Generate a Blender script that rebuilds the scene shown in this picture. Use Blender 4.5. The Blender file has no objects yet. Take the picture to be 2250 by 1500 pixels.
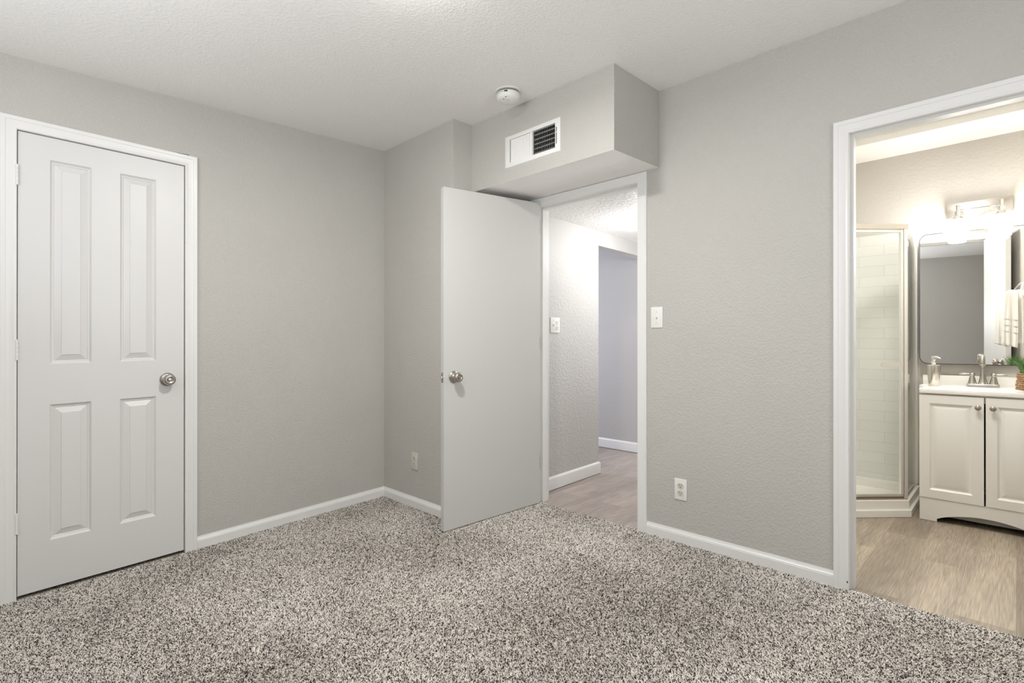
import bpy, bmesh, math, random
import numpy as np
from mathutils import Matrix, Vector, noise as mnoise

random.seed(7)
sc = bpy.context.scene
C = sc.collection
PI = math.pi

# ------------------------------------------------------------------ camera, world, lights, exposure
FY, S2 = 0.037997, 0.6032          # the old floor and ceiling of the bedroom fall 2 degrees towards the window side
def sh(y): return FY * min(y, S2)

cam = bpy.data.cameras.new('camera')
camo = bpy.data.objects.new('camera', cam); C.objects.link(camo)
cam.sensor_width = 36.0; cam.sensor_fit = 'HORIZONTAL'
cam.lens = 36.0 * 1144.264 / 2250.0
cam.clip_start = 0.05
camo.location = (3.26308, -2.03749, 1.09666)
camo.rotation_euler = (PI / 2 + 0.00151, 0, 0.77198)
sc.camera = camo

sc.view_settings.view_transform = 'Standard'
sc.view_settings.look = 'None'
sc.view_settings.gamma = 1.0
sc.view_settings.use_curve_mapping = False
sc.view_settings.exposure = 0.25
sc.cycles.use_denoising = True
sc.cycles.max_bounces = 10
sc.cycles.diffuse_bounces = 8
sc.cycles.sample_clamp_indirect = 6.0

w = bpy.data.worlds.new('daylight'); sc.world = w; w.use_nodes = True
wb = w.node_tree.nodes['Background']
wb.inputs[0].default_value = (0.75, 0.86, 1.0, 1); wb.inputs[1].default_value = 1.0

BED_LAMP = (1.79, -1.0)
HALL_LAMP = (1.33, 1.50)
def light(name, kind, loc, power, col, size, rot=None, size_y=None):
    d = bpy.data.lights.new(name, kind); d.energy = power; d.color = col
    if kind == 'AREA':
        d.size = size
        if size_y: d.shape = 'RECTANGLE'; d.size_y = size_y
    else: d.shadow_soft_size = size
    o = bpy.data.objects.new(name, d); C.objects.link(o); o.location = loc
    if rot: o.rotation_euler = rot
    return o
light('bedroom_lamp_light', 'AREA', (BED_LAMP[0], BED_LAMP[1], 2.37), 20.5, (1.0, 0.98, 0.945), 0.18, (0, 0, 0)).data.shape = 'DISK'
light('hall_lamp_light', 'POINT', (HALL_LAMP[0], HALL_LAMP[1], 1.84), 11.0, (0.98, 0.99, 1.0), 0.06)
light('hall_fill_light', 'AREA', (1.2, 3.4, 1.3), 13.0, (0.95, 0.97, 1.0), 0.9, (-PI / 2, 0, 0), 1.2)  # added fill from the hall end, lightens the lower hall wall
light('bedroom_ceiling_fill', 'AREA', (1.95, -2.90, 1.45), 36.0, (0.93, 0.96, 1.0), 1.4, (PI / 2 + 1.25, 0, 0), 1.0)  # added fill tilted up at the ceiling to flatten the bedroom shading
light('side_fill_light', 'AREA', (4.34, -0.9, 1.45), 15.0, (0.93, 0.96, 1.0), 1.2, (0, PI / 2 + 0.25, 0), 1.0)  # added side fill that brightens the left wall
light('other_room_window_daylight', 'AREA', (-1.35, 1.0, 1.35), 33.0, (0.80, 0.85, 1.0), 1.0, (PI / 2, 0, -0.9), 1.1)
light('bathroom_fill_light', 'AREA', (2.85, 1.2, 2.40), 21.0, (1.0, 0.98, 0.94), 0.3, (0, 0, 0))  # added fill without a fixture, lifts the vanity, shower and floor

# ------------------------------------------------------------------ materials
MATS = {}
def nodes_of(name):
    m = bpy.data.materials.new(name); m.use_nodes = True
    nt = m.node_tree; b = nt.nodes['Principled BSDF']
    MATS[name] = m
    return m, nt, b
def lin(c):
    return tuple(((v / 255) / 12.92 if v / 255 <= 0.04045 else ((v / 255 + 0.055) / 1.055) ** 2.4) for v in c) + (1,)
def simple(name, col, rough=0.5, metal=0.0, spec=0.5, bump=None, emit=None):
    m, nt, b = nodes_of(name)
    b.inputs['Base Color'].default_value = tuple(col[:3]) + (1,)
    b.inputs['Roughness'].default_value = rough
    b.inputs['Metallic'].default_value = metal
    b.inputs['Specular IOR Level'].default_value = spec
    if emit:
        b.inputs['Emission Color'].default_value = tuple(emit[0]) + (1,)
        b.inputs['Emission Strength'].default_value = emit[1]
    if bump:
        add_bump(nt, b, *bump)
    return m
def N(nt, t, **kw):
    n = nt.nodes.new(t)
    for k, v in kw.items():
        if k in n.inputs: n.inputs[k].default_value = v
        else: setattr(n, k, v)
    return n
def pos(nt):
    return N(nt, 'ShaderNodeNewGeometry').outputs['Position']
def add_bump(nt, b, scale, strength, dist=0.004, detail=3.0, kind='noise'):
    p = pos(nt)
    n = N(nt, 'ShaderNodeTexNoise'); n.inputs['Scale'].default_value = scale; n.inputs['Detail'].default_value = detail
    nt.links.new(p, n.inputs['Vector'])
    out = n.outputs['Fac']
    if kind == 'peel':           # raised splatters on a flat ground
        r = N(nt, 'ShaderNodeMapRange'); r.inputs['From Min'].default_value = 0.42; r.inputs['From Max'].default_value = 0.68
        r.interpolation_type = 'SMOOTHSTEP'
        nt.links.new(out, r.inputs['Value']); out = r.outputs['Result']
    bp = N(nt, 'ShaderNodeBump'); bp.inputs['Strength'].default_value = strength; bp.inputs['Distance'].default_value = dist
    nt.links.new(out, bp.inputs['Height'])
    nt.links.new(bp.outputs['Normal'], b.inputs['Normal'])
    return bp
def paint(name, col, scale, strength, rough=0.6, dist=0.004, mottling=0.04, detail=3.0):
    m, nt, b = nodes_of(name)
    b.inputs['Roughness'].default_value = rough
    b.inputs['Specular IOR Level'].default_value = 0.35
    p = pos(nt)
    n = N(nt, 'ShaderNodeTexNoise'); n.inputs['Scale'].default_value = 2.3; n.inputs['Detail'].default_value = 4
    nt.links.new(p, n.inputs['Vector'])
    mx = N(nt, 'ShaderNodeMix', data_type='RGBA')
    mx.inputs[6].default_value = tuple(c * (1 - mottling) for c in col[:3]) + (1,)
    mx.inputs[7].default_value = tuple(min(1, c * (1 + mottling)) for c in col[:3]) + (1,)
    nt.links.new(n.outputs['Fac'], mx.inputs[0]); nt.links.new(mx.outputs[2], b.inputs['Base Color'])
    add_bump(nt, b, scale, strength, dist, detail, 'peel')
    return m

WALL = paint('greige_orange_peel_paint', (0.515, 0.499, 0.464), 105, 0.35, 0.55, 0.0035)
BATHWALL = paint('bathroom_wall_paint', (0.54, 0.515, 0.47), 60, 0.2, 0.55, 0.004)
FARWALL = paint('smooth_grey_wall_paint', (0.50, 0.485, 0.47), 60, 0.12, 0.6, 0.003)
CEIL = paint('knockdown_ceiling_paint', (0.90, 0.89, 0.87), 80, 0.26, 0.7, 0.004, 0.02)
HALLCEIL = paint('heavy_texture_ceiling_paint', (0.84, 0.83, 0.81), 42, 0.42, 0.5, 0.007, 0.02)
SOFFITBOT = paint('soffit_underside_paint', (0.92, 0.905, 0.88), 45, 0.12, 0.6, 0.004, 0.02)
TRIM = simple('white_trim_enamel', (0.79, 0.782, 0.765), 0.32)
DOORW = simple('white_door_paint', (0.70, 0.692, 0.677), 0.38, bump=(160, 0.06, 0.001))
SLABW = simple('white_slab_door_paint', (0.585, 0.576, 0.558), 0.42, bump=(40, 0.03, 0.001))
NICKEL = simple('satin_nickel', (0.46, 0.43, 0.39), 0.27, 1.0)
CHROME = simple('polished_chrome', (0.80, 0.79, 0.77), 0.12, 1.0)
STEEL = simple('brushed_steel', (0.66, 0.62, 0.57), 0.24, 1.0)
PLASTIC = simple('white_plastic', (0.80, 0.79, 0.76), 0.35)
IVORY = simple('ivory_plastic', (0.62, 0.59, 0.52), 0.35)
BLACK = simple('dark_gap', (0.012, 0.011, 0.010), 0.8)
RECESSDARK = simple('recess_shade_black', (0.02, 0.019, 0.018), 0.6)  # near-black colour stands in for the unlit depth of openings
VENTW = simple('white_vent_enamel', (0.82, 0.81, 0.79), 0.4)
PRINT = simple('black_printing', (0.02, 0.02, 0.02), 0.6)
GREYP = simple('grey_print_and_gap_shade', (0.16, 0.16, 0.16), 0.6)
ALU = simple('satin_aluminium', (0.80, 0.78, 0.74), 0.38, 0.85)
PAN = simple('white_acrylic_shower_pan', (0.82, 0.80, 0.75), 0.25)
VANW = simple('white_vanity_thermofoil', (0.80, 0.78, 0.735), 0.4)
TOP = simple('white_cultured_marble', (0.86, 0.84, 0.80), 0.15)
MIRROR = simple('mirror_silver', (0.90, 0.90, 0.89), 0.01, 1.0)
TOWEL = simple('white_terry_cloth', (0.84, 0.82, 0.77), 0.95, spec=0.1, bump=(420, 0.6, 0.003))
BAND = simple('towel_band_weave', (0.60, 0.58, 0.54), 0.8, spec=0.1)
TOEBACK = simple('unfinished_toe_board', (0.42, 0.41, 0.40), 0.7)
LIPW = simple('chipped_paint_wood', (0.09, 0.05, 0.025), 0.8)
SHADE = simple('frosted_lamp_glass', (0.9, 0.88, 0.84), 0.5, emit=((1.0, 0.98, 0.945), 72.0))
DOME = simple('frosted_ceiling_lamp_glass', (0.9, 0.88, 0.84), 0.5, emit=((1.0, 0.97, 0.93), 55.0))

def glass(name, col=(1, 1, 1), rough=0.0, thin=True):
    m, nt, b = nodes_of(name)
    if not thin:
        b.inputs['Base Color'].default_value = col + (1,); b.inputs['Roughness'].default_value = rough
        b.inputs['Transmission Weight'].default_value = 1.0; b.inputs['IOR'].default_value = 1.45
        return m
    nt.nodes.remove(b)
    out = nt.nodes['Material Output']
    tr = N(nt, 'ShaderNodeBsdfTransparent'); tr.inputs[0].default_value = col + (1,)
    gl = N(nt, 'ShaderNodeBsdfGlossy'); gl.inputs['Roughness'].default_value = 0.02
    lw = N(nt, 'ShaderNodeLayerWeight'); lw.inputs['Blend'].default_value = 0.5
    pw = N(nt, 'ShaderNodeMath', operation='POWER'); pw.inputs[1].default_value = 5.0
    fr = N(nt, 'ShaderNodeMath', operation='MULTIPLY_ADD'); fr.inputs[1].default_value = 0.9; fr.inputs[2].default_value = 0.03
    nt.links.new(lw.outputs['Facing'], pw.inputs[0]); nt.links.new(pw.outputs[0], fr.inputs[0])
    mx = N(nt, 'ShaderNodeMixShader')
    nt.links.new(fr.outputs[0], mx.inputs[0]); nt.links.new(tr.outputs[0], mx.inputs[1]); nt.links.new(gl.outputs[0], mx.inputs[2])
    nt.links.new(mx.outputs[0], out.inputs[0])
    return m
GLASS = glass('clear_shower_glass', (0.98, 0.99, 0.982))
CLEAR = glass('clear_lamp_glass', (0.98, 0.98, 0.98))

def laminate(name, c1, c2, c3, phase=(0.0, 0.0)):
    m, nt, b = nodes_of(name)
    p = pos(nt)
    sep = N(nt, 'ShaderNodeSeparateXYZ'); nt.links.new(p, sep.inputs[0])
    cmb = N(nt, 'ShaderNodeCombineXYZ')
    ax = N(nt, 'ShaderNodeMath', operation='ADD'); ax.inputs[1].default_value = phase[0]
    ay = N(nt, 'ShaderNodeMath', operation='ADD'); ay.inputs[1].default_value = phase[1]
    nt.links.new(sep.outputs[1], ax.inputs[0]); nt.links.new(sep.outputs[0], ay.inputs[0])
    nt.links.new(ax.outputs[0], cmb.inputs[0]); nt.links.new(ay.outputs[0], cmb.inputs[1])
    br = N(nt, 'ShaderNodeTexBrick')
    br.offset = 0.37; br.offset_frequency = 2; br.squash = 1.0
    br.inputs['Color1'].default_value = (0, 0, 0, 1); br.inputs['Color2'].default_value = (1, 1, 1, 1); br.inputs['Mortar'].default_value = (0.5, 0.5, 0.5, 1)
    br.inputs['Scale'].default_value = 1.0; br.inputs['Mortar Size'].default_value = 0.0004; br.inputs['Mortar Smooth'].default_value = 0.1
    br.inputs['Bias'].default_value = 0.0; br.inputs['Brick Width'].default_value = 0.92; br.inputs['Row Height'].default_value = 0.178
    nt.links.new(cmb.outputs[0], br.inputs['Vector'])
    # wood figure, stretched along each board and shifted from board to board
    mp = N(nt, 'ShaderNodeVectorMath', operation='MULTIPLY'); mp.inputs[1].default_value = (0.75, 9.0, 1.0)
    nt.links.new(cmb.outputs[0], mp.inputs[0])
    sh_ = N(nt, 'ShaderNodeVectorMath', operation='SCALE'); sh_.inputs['Scale'].default_value = 17.0
    nt.links.new(br.outputs['Color'], sh_.inputs[0])
    ad = N(nt, 'ShaderNodeVectorMath', operation='ADD'); nt.links.new(mp.outputs[0], ad.inputs[0]); nt.links.new(sh_.outputs[0], ad.inputs[1])
    n1 = N(nt, 'ShaderNodeTexNoise'); n1.inputs['Scale'].default_value = 1.0; n1.inputs['Detail'].default_value = 1.6; n1.inputs['Distortion'].default_value = 0.7
    nt.links.new(ad.outputs[0], n1.inputs['Vector'])
    sn = N(nt, 'ShaderNodeMath', operation='MULTIPLY'); sn.inputs[1].default_value = 120.0; nt.links.new(n1.outputs['Fac'], sn.inputs[0])
    si = N(nt, 'ShaderNodeMath', operation='SINE'); nt.links.new(sn.outputs[0], si.inputs[0])
    mp2 = N(nt, 'ShaderNodeVectorMath', operation='MULTIPLY'); mp2.inputs[1].default_value = (7.0, 210.0, 1.0)
    nt.links.new(cmb.outputs[0], mp2.inputs[0])
    n2 = N(nt, 'ShaderNodeTexNoise'); n2.inputs['Scale'].default_value = 1.0; n2.inputs['Detail'].default_value = 4
    nt.links.new(mp2.outputs[0], n2.inputs['Vector'])
    mix1 = N(nt, 'ShaderNodeMix', data_type='RGBA'); mix1.inputs[6].default_value = c1 + (1,); mix1.inputs[7].default_value = c2 + (1,)
    nt.links.new(br.outputs['Color'], mix1.inputs[0])
    mr = N(nt, 'ShaderNodeMapRange'); mr.inputs['From Min'].default_value = 0.35; mr.inputs['From Max'].default_value = 0.72; mr.inputs['To Max'].default_value = 0.45
    nt.links.new(n1.outputs['Fac'], mr.inputs['Value'])
    mix2 = N(nt, 'ShaderNodeMix', data_type='RGBA'); mix2.inputs[7].default_value = c3 + (1,)
    nt.links.new(mr.outputs[0], mix2.inputs[0]); nt.links.new(mix1.outputs[2], mix2.inputs[6])
    mr2 = N(nt, 'ShaderNodeMapRange'); mr2.inputs['From Min'].default_value = 0.1; mr2.inputs['From Max'].default_value = 1.0; mr2.inputs['To Max'].default_value = 0.22
    nt.links.new(si.outputs[0], mr2.inputs['Value'])
    mix3 = N(nt, 'ShaderNodeMix', data_type='RGBA'); mix3.inputs[7].default_value = tuple(v * 0.72 for v in c3) + (1,)
    nt.links.new(mr2.outputs[0], mix3.inputs[0]); nt.links.new(mix2.outputs[2], mix3.inputs[6])
    mr3 = N(nt, 'ShaderNodeMapRange'); mr3.inputs['From Min'].default_value = 0.35; mr3.inputs['From Max'].default_value = 0.7; mr3.inputs['To Min'].default_value = 0.72; mr3.inputs['To Max'].default_value = 1.14
    nt.links.new(n2.outputs['Fac'], mr3.inputs['Value'])
    mul = N(nt, 'ShaderNodeMix', data_type='RGBA', blend_type='MULTIPLY'); mul.inputs[0].default_value = 1.0
    nt.links.new(mix3.outputs[2], mul.inputs[6]); nt.links.new(mr3.outputs[0], mul.inputs[7])
    jn = N(nt, 'ShaderNodeMix', data_type='RGBA'); jn.inputs[7].default_value = tuple(v * 0.75 for v in c3) + (1,)
    nt.links.new(br.outputs['Fac'], jn.inputs[0]); nt.links.new(mul.outputs[2], jn.inputs[6])
    nt.links.new(jn.outputs[2], b.inputs['Base Color'])
    b.inputs['Roughness'].default_value = 0.42
    bp = N(nt, 'ShaderNodeBump'); bp.inputs['Strength'].default_value = 0.12; bp.inputs['Distance'].default_value = 0.001
    nt.links.new(n2.outputs['Fac'], bp.inputs['Height']); nt.links.new(bp.outputs['Normal'], b.inputs['Normal'])
    return m
LAM_HALL = laminate('grey_oak_laminate', (0.34, 0.285, 0.255), (0.52, 0.445, 0.39), (0.24, 0.21, 0.195), (0.0, 0.02))
LAM_BATH = laminate('warm_oak_laminate', (0.235, 0.185, 0.138), (0.50, 0.42, 0.318), (0.19, 0.155, 0.122), (0.25, -0.05))

def tiles(name, axis, phase):
    m, nt, b = nodes_of(name)
    p = pos(nt)
    sep = N(nt, 'ShaderNodeSeparateXYZ'); nt.links.new(p, sep.inputs[0])
    a = N(nt, 'ShaderNodeMath', operation='ADD'); a.inputs[1].default_value = phase[0]
    c = N(nt, 'ShaderNodeMath', operation='ADD'); c.inputs[1].default_value = phase[1]
    nt.links.new(sep.outputs[axis], a.inputs[0]); nt.links.new(sep.outputs[2], c.inputs[0])
    cmb = N(nt, 'ShaderNodeCombineXYZ'); nt.links.new(a.outputs[0], cmb.inputs[0]); nt.links.new(c.outputs[0], cmb.inputs[1])
    br = N(nt, 'ShaderNodeTexBrick'); br.offset = 0.5
    br.inputs['Color1'].default_value = (0.70, 0.695, 0.665, 1); br.inputs['Color2'].default_value = (0.725, 0.72, 0.69, 1); br.inputs['Mortar'].default_value = (0.60, 0.595, 0.565, 1)
    br.inputs['Scale'].default_value = 1.0; br.inputs['Mortar Size'].default_value = 0.0016; br.inputs['Mortar Smooth'].default_value = 0.3
    br.inputs['Brick Width'].default_value = 0.302; br.inputs['Row Height'].default_value = 0.0745
    nt.links.new(cmb.outputs[0], br.inputs['Vector'])
    nt.links.new(br.outputs['Color'], b.inputs['Base Color'])
    b.inputs['Roughness'].default_value = 0.16
    bp = N(nt, 'ShaderNodeBump', invert=True); bp.inputs['Strength'].default_value = 0.5; bp.inputs['Distance'].default_value = 0.002
    nt.links.new(br.outputs['Fac'], bp.inputs['Height']); nt.links.new(bp.outputs['Normal'], b.inputs['Normal'])
    return m
TILE_X = tiles('white_subway_tile_back', 0, (-2.424, -1.869 + 0.0745 * 26))
TILE_Y = tiles('white_subway_tile_side', 1, (0.0, -1.869 + 0.0745 * 26))

def woven(name):
    m, nt, b = nodes_of(name)
    p = pos(nt)
    n = N(nt, 'ShaderNodeTexNoise'); n.inputs['Scale'].default_value = 160; n.inputs['Detail'].default_value = 3
    nt.links.new(p, n.inputs['Vector'])
    cr = N(nt, 'ShaderNodeValToRGB'); cr.color_ramp.elements[0].color = (0.20, 0.11, 0.055, 1); cr.color_ramp.elements[1].color = (0.50, 0.33, 0.19, 1)
    cr.color_ramp.elements[0].position = 0.35; cr.color_ramp.elements[1].position = 0.65
    nt.links.new(n.outputs['Fac'], cr.inputs[0]); nt.links.new(cr.outputs[0], b.inputs['Base Color'])
    b.inputs['Roughness'].default_value = 0.8
    return m
WOVEN = woven('woven_seagrass')

def grass_mat(name):
    m, nt, b = nodes_of(name)
    p = pos(nt)
    n = N(nt, 'ShaderNodeTexNoise'); n.inputs['Scale'].default_value = 90
    nt.links.new(p, n.inputs['Vector'])
    cr = N(nt, 'ShaderNodeValToRGB'); cr.color_ramp.elements[0].color = (0.02, 0.085, 0.015, 1); cr.color_ramp.elements[1].color = (0.22, 0.42, 0.12, 1)
    cr.color_ramp.elements[0].position = 0.35; cr.color_ramp.elements[1].position = 0.7
    nt.links.new(n.outputs['Fac'], cr.inputs[0]); nt.links.new(cr.outputs[0], b.inputs['Base Color'])
    b.inputs['Roughness'].default_value = 0.5
    return m
GRASS = grass_mat('artificial_grass_blades')

def carpet_mats():
    m, nt, b = nodes_of('frieze_carpet_yarn')
    at = N(nt, 'ShaderNodeAttribute', attribute_name='tone'); 
    p = pos(nt)
    n = N(nt, 'ShaderNodeTexNoise'); n.inputs['Scale'].default_value = 210; n.inputs['Detail'].default_value = 2
    nt.links.new(p, n.inputs['Vector'])
    ad = N(nt, 'ShaderNodeMath', operation='MULTIPLY_ADD'); ad.inputs[1].default_value = 0.9; 
    nt.links.new(n.outputs['Fac'], ad.inputs[0]); 
    sb = N(nt, 'ShaderNodeMath', operation='SUBTRACT'); sb.inputs[1].default_value = 0.45
    nt.links.new(at.outputs['Fac'], sb.inputs[0]); nt.links.new(sb.outputs[0], ad.inputs[2])
    cr = N(nt, 'ShaderNodeValToRGB')
    e = cr.color_ramp.elements
    e[0].position = 0.06; e[0].color = (0.045, 0.033, 0.025, 1)
    e[1].position = 0.95; e[1].color = (0.87, 0.82, 0.76, 1)
    k = e.new(0.22); k.color = (0.24, 0.215, 0.19, 1)
    k = e.new(0.42); k.color = (0.66, 0.62, 0.57, 1)
    nt.links.new(ad.outputs[0], cr.inputs[0]); nt.links.new(cr.outputs[0], b.inputs['Base Color'])
    b.inputs['Roughness'].default_value = 0.95; b.inputs['Specular IOR Level'].default_value = 0.1
    m2, nt, b = nodes_of('carpet_backing')
    p = pos(nt)
    n = N(nt, 'ShaderNodeTexNoise'); n.inputs['Scale'].default_value = 150; n.inputs['Detail'].default_value = 2
    nt.links.new(p, n.inputs['Vector'])
    cr = N(nt, 'ShaderNodeValToRGB'); e = cr.color_ramp.elements
    e[0].position = 0.35; e[0].color = (0.09, 0.07, 0.055, 1); e[1].position = 0.62; e[1].color = (0.52, 0.47, 0.42, 1)
    nt.links.new(n.outputs['Fac'], cr.inputs[0]); nt.links.new(cr.outputs[0], b.inputs['Base Color'])
    b.inputs['Roughness'].default_value = 1.0; b.inputs['Specular IOR Level'].default_value = 0.0
    return m, m2
YARN, BACKING = carpet_mats()

# ------------------------------------------------------------------ mesh helpers
def box(bm, x0, x1, y0, y1, z0, z1, bev=0.0, seg=2):
    v = [bm.verts.new(p) for p in ((x0, y0, z0), (x1, y0, z0), (x1, y1, z0), (x0, y1, z0), (x0, y0, z1), (x1, y0, z1), (x1, y1, z1), (x0, y1, z1))]
    f = [bm.faces.new([v[i] for i in q]) for q in ((3, 2, 1, 0), (4, 5, 6, 7), (0, 1, 5, 4), (1, 2, 6, 5), (2, 3, 7, 6), (3, 0, 4, 7))]
    if bev > 0:
        eds = set(e for q in f for e in q.edges)
        bmesh.ops.bevel(bm, geom=list(eds), offset=bev, segments=seg, affect='EDGES', profile=0.5)
    return v
def quad(bm, *pts):
    return bm.faces.new([bm.verts.new(p) for p in pts])
def prism(bm, poly, z0, z1):
    a = [bm.verts.new((x, y, z0)) for x, y in poly]; b = [bm.verts.new((x, y, z1)) for x, y in poly]
    n = len(poly)
    bm.faces.new(a[::-1]); bm.faces.new(b)
    for i in range(n): bm.faces.new((a[i], a[(i + 1) % n], b[(i + 1) % n], b[i]))
def extrude_xz(bm, poly, y0, y1):
    a = [bm.verts.new((x, y0, z)) for x, z in poly]; b = [bm.verts.new((x, y1, z)) for x, z in poly]
    n = len(poly)
    bm.faces.new(a); bm.faces.new(b[::-1])
    for i in range(n): bm.faces.new((a[i], b[i], b[(i + 1) % n], a[(i + 1) % n]))
def lathe(bm, prof, M=None, n=28, cap0=True, cap1=True):
    M = M or Matrix()
    rings = []
    for r, h in prof:
        if r < 1e-6: rings.append([bm.verts.new(M @ Vector((0, 0, h)))])
        else: rings.append([bm.verts.new(M @ Vector((r * math.cos(2 * PI * i / n), r * math.sin(2 * PI * i / n), h))) for i in range(n)])
    for a, b in zip(rings, rings[1:]):
        if len(a) == 1 and len(b) == 1: continue
        for i in range(n):
            j = (i + 1) % n
            if len(a) == 1: bm.faces.new((a[0], b[j], b[i]))
            elif len(b) == 1: bm.faces.new((a[i], a[j], b[0]))
            else: bm.faces.new((a[i], a[j], b[j], b[i]))
    if cap0 and len(rings[0]) > 1: bm.faces.new(rings[0][::-1])
    if cap1 and len(rings[-1]) > 1: bm.faces.new(rings[-1])
def tube(bm, pts, rad, n=12, caps=True):
    pts = [Vector(p) for p in pts]
    rads = rad if isinstance(rad, (list, tuple)) else [rad] * len(pts)
    rings = []; up = None
    for i, p in enumerate(pts):
        t = ((pts[min(i + 1, len(pts) - 1)] - pts[max(i - 1, 0)])).normalized()
        if up is None:
            up = Vector((0, 0, 1)) if abs(t.z) < 0.9 else Vector((1, 0, 0))
        s = t.cross(up).normalized(); up = s.cross(t).normalized()
        rings.append([bm.verts.new(p + (s * math.cos(2 * PI * k / n) + up * math.sin(2 * PI * k / n)) * rads[i]) for k in range(n)])
    for a, b in zip(rings, rings[1:]):
        for k in range(n): bm.faces.new((a[k], a[(k + 1) % n], b[(k + 1) % n], b[k]))
    if caps: bm.faces.new(rings[0][::-1]); bm.faces.new(rings[-1])
def torus(bm, R, r, M, n=36, m=10):
    rings = []
    for i in range(n):
        a = 2 * PI * i / n
        rings.append([bm.verts.new(M @ Vector(((R + r * math.cos(2 * PI * k / m)) * math.cos(a), (R + r * math.cos(2 * PI * k / m)) * math.sin(a), r * math.sin(2 * PI * k / m)))) for k in range(m)])
    for i in range(n):
        a, b = rings[i], rings[(i + 1) % n]
        for k in range(m): bm.faces.new((a[k], b[k], b[(k + 1) % m], a[(k + 1) % m]))

def obj(name, bm, mat, parent=None, shear=False, warp=None, smooth=30, origin=None):
    """links bm as ONE mesh object; verts are local to the parent (or, with shear, in the level room frame)"""
    bmesh.ops.recalc_face_normals(bm, faces=bm.faces)
    for v in bm.verts:
        if warp: warp(v.co)
        if shear: v.co.z += sh(v.co.y)
        if origin: v.co -= Vector(origin)
    me = bpy.data.meshes.new(name); bm.to_mesh(me); bm.free()
    me.materials.append(mat)
    if smooth:
        me.polygons.foreach_set('use_smooth', [True] * len(me.polygons))
        me.set_sharp_from_angle(angle=math.radians(smooth))
    o = bpy.data.objects.new(name, me); C.objects.link(o)
    if parent is not None: o.parent = parent
    elif origin: o.location = origin
    return o
def tag(o, label=None, cat=None, group=None, kind=None):
    if label: o['label'] = label
    if cat: o['category'] = cat
    if group: o['group'] = group
    if kind: o['kind'] = kind
    return o
def thing(name, label, cat, loc, rotz=0.0, group=None, kind=None):
    o = bpy.data.objects.new(name, None); C.objects.link(o)
    o.empty_display_size = 0.05
    o.location = loc; o.rotation_euler = (0, 0, rotz)
    return tag(o, label, cat, group, kind)
def struct(name, bm, mat, label, cat='wall', shear=True, warp=None, smooth=30):
    o = obj(name, bm, mat, None, shear, warp, smooth)
    return tag(o, label, cat, None, 'structure')
B = bmesh.new

# ------------------------------------------------------------------ dimensions (metres, level room frame)
H = 2.467; A_ = 0.7774; S1 = 0.1535; SB = 1.8332; ZS = 2.0413
WB = 0.71                                   # far face of the wall with the two doorways
XR, YF = 4.40, -3.05                        # walls beside and behind the camera
HD0, HD1, HDT = 0.935, 1.704, 1.984         # hall doorway
BD0, BD1, BDT = 2.735, 3.455, 1.985         # bathroom doorway
CD0, CD1, CDT = -1.912, -1.246, 2.122       # closet doorway (y range)
def cwarp(co):                              # the closet opening is a little out of square
    if co.z > 0: co.z *= 1 + 0.0205 * (-co.y - 1.58)

# ------------------------------------------------------------------ bedroom shell
bm = B(); box(bm, -0.1, XR + 0.1, YF - 0.1, 0.612, -0.14, -0.004)
struct('floor', bm, BACKING, 'backing under the grey speckled carpet of the bedroom', 'floor')
bm = B()
for seg in ((-0.1, XR + 0.1, YF - 0.1, WB),):
    box(bm, seg[0], seg[1], seg[2], S2, H, H + 0.1)
struct('ceiling', bm, CEIL, 'off-white textured bedroom ceiling', 'ceiling')
bm = B()
box(bm, -0.12, 0, YF - 0.1, CD0 - 0.02, -0.14, H); box(bm, -0.12, 0, CD1 + 0.02, 0, -0.14, H)
box(bm, -0.12, 0, CD0 - 0.02, CD1 + 0.02, CDT + 0.05, H)
struct('wall_left', bm, WALL, 'greige wall holding the closed four-panel closet door')
bm = B(); box(bm, -0.12, A_, 0, S2, -0.14, H)
struct('wall_back', bm, WALL, 'short greige wall behind the open slab door')
bm = B()
box(bm, A_ - 0.12, HD0 - 0.02, S2, WB, -0.14, H)
box(bm, HD0 - 0.02, HD1 + 0.02, S2, WB, HDT + 0.02, H)
box(bm, HD1 + 0.02, BD0 - 0.02, S2, WB, -0.14, H)
box(bm, BD0 - 0.02, BD1 + 0.02, S2, WB, BDT + 0.02, H)
box(bm, BD1 + 0.02, XR + 0.1, S2, WB, -0.14, H)
struct('wall_right', bm, WALL, 'greige wall between the hall doorway and the bathroom doorway')
bm = B(); box(bm, XR, XR + 0.1, YF - 0.1, -1.55, -0.14, H); box(bm, XR, XR + 0.1, -0.25, S2, -0.14, H)
box(bm, XR, XR + 0.1, -1.55, -0.25, -0.14, 0.87); box(bm, XR, XR + 0.1, -1.55, -0.25, 2.03, H)
struct('wall_side', bm, WALL, 'greige bedroom wall outside the view beside the bathroom doorway')
bm = B()
box(bm, 0, 1.2, YF - 0.1, YF, -0.14, H); box(bm, 2.7, XR, YF - 0.1, YF, -0.14, H)
box(bm, 1.2, 2.7, YF - 0.1, YF, -0.14, 0.87); box(bm, 1.2, 2.7, YF - 0.1, YF, 2.03, H)
struct('wall_front', bm, WALL, 'greige bedroom wall with the window, behind the viewer')
bm = B()
for x0, x1, z0, z1 in ((1.2, 2.7, 0.87, 0.92), (1.2, 2.7, 1.98, 2.03), (1.2, 1.25, 0.92, 1.98), (2.65, 2.7, 0.92, 1.98), (1.93, 1.97, 0.92, 1.98)):
    box(bm, x0, x1, YF - 0.08, YF - 0.03, z0, z1, 0.004)
wf = struct('window_1', bm, TRIM, 'white two-light bedroom window behind the viewer', 'window')
bm = B(); box(bm, 1.25, 2.65, YF - 0.06, YF - 0.055, 0.92, 1.98)
obj('pane', bm, CLEAR, wf, True)

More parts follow.
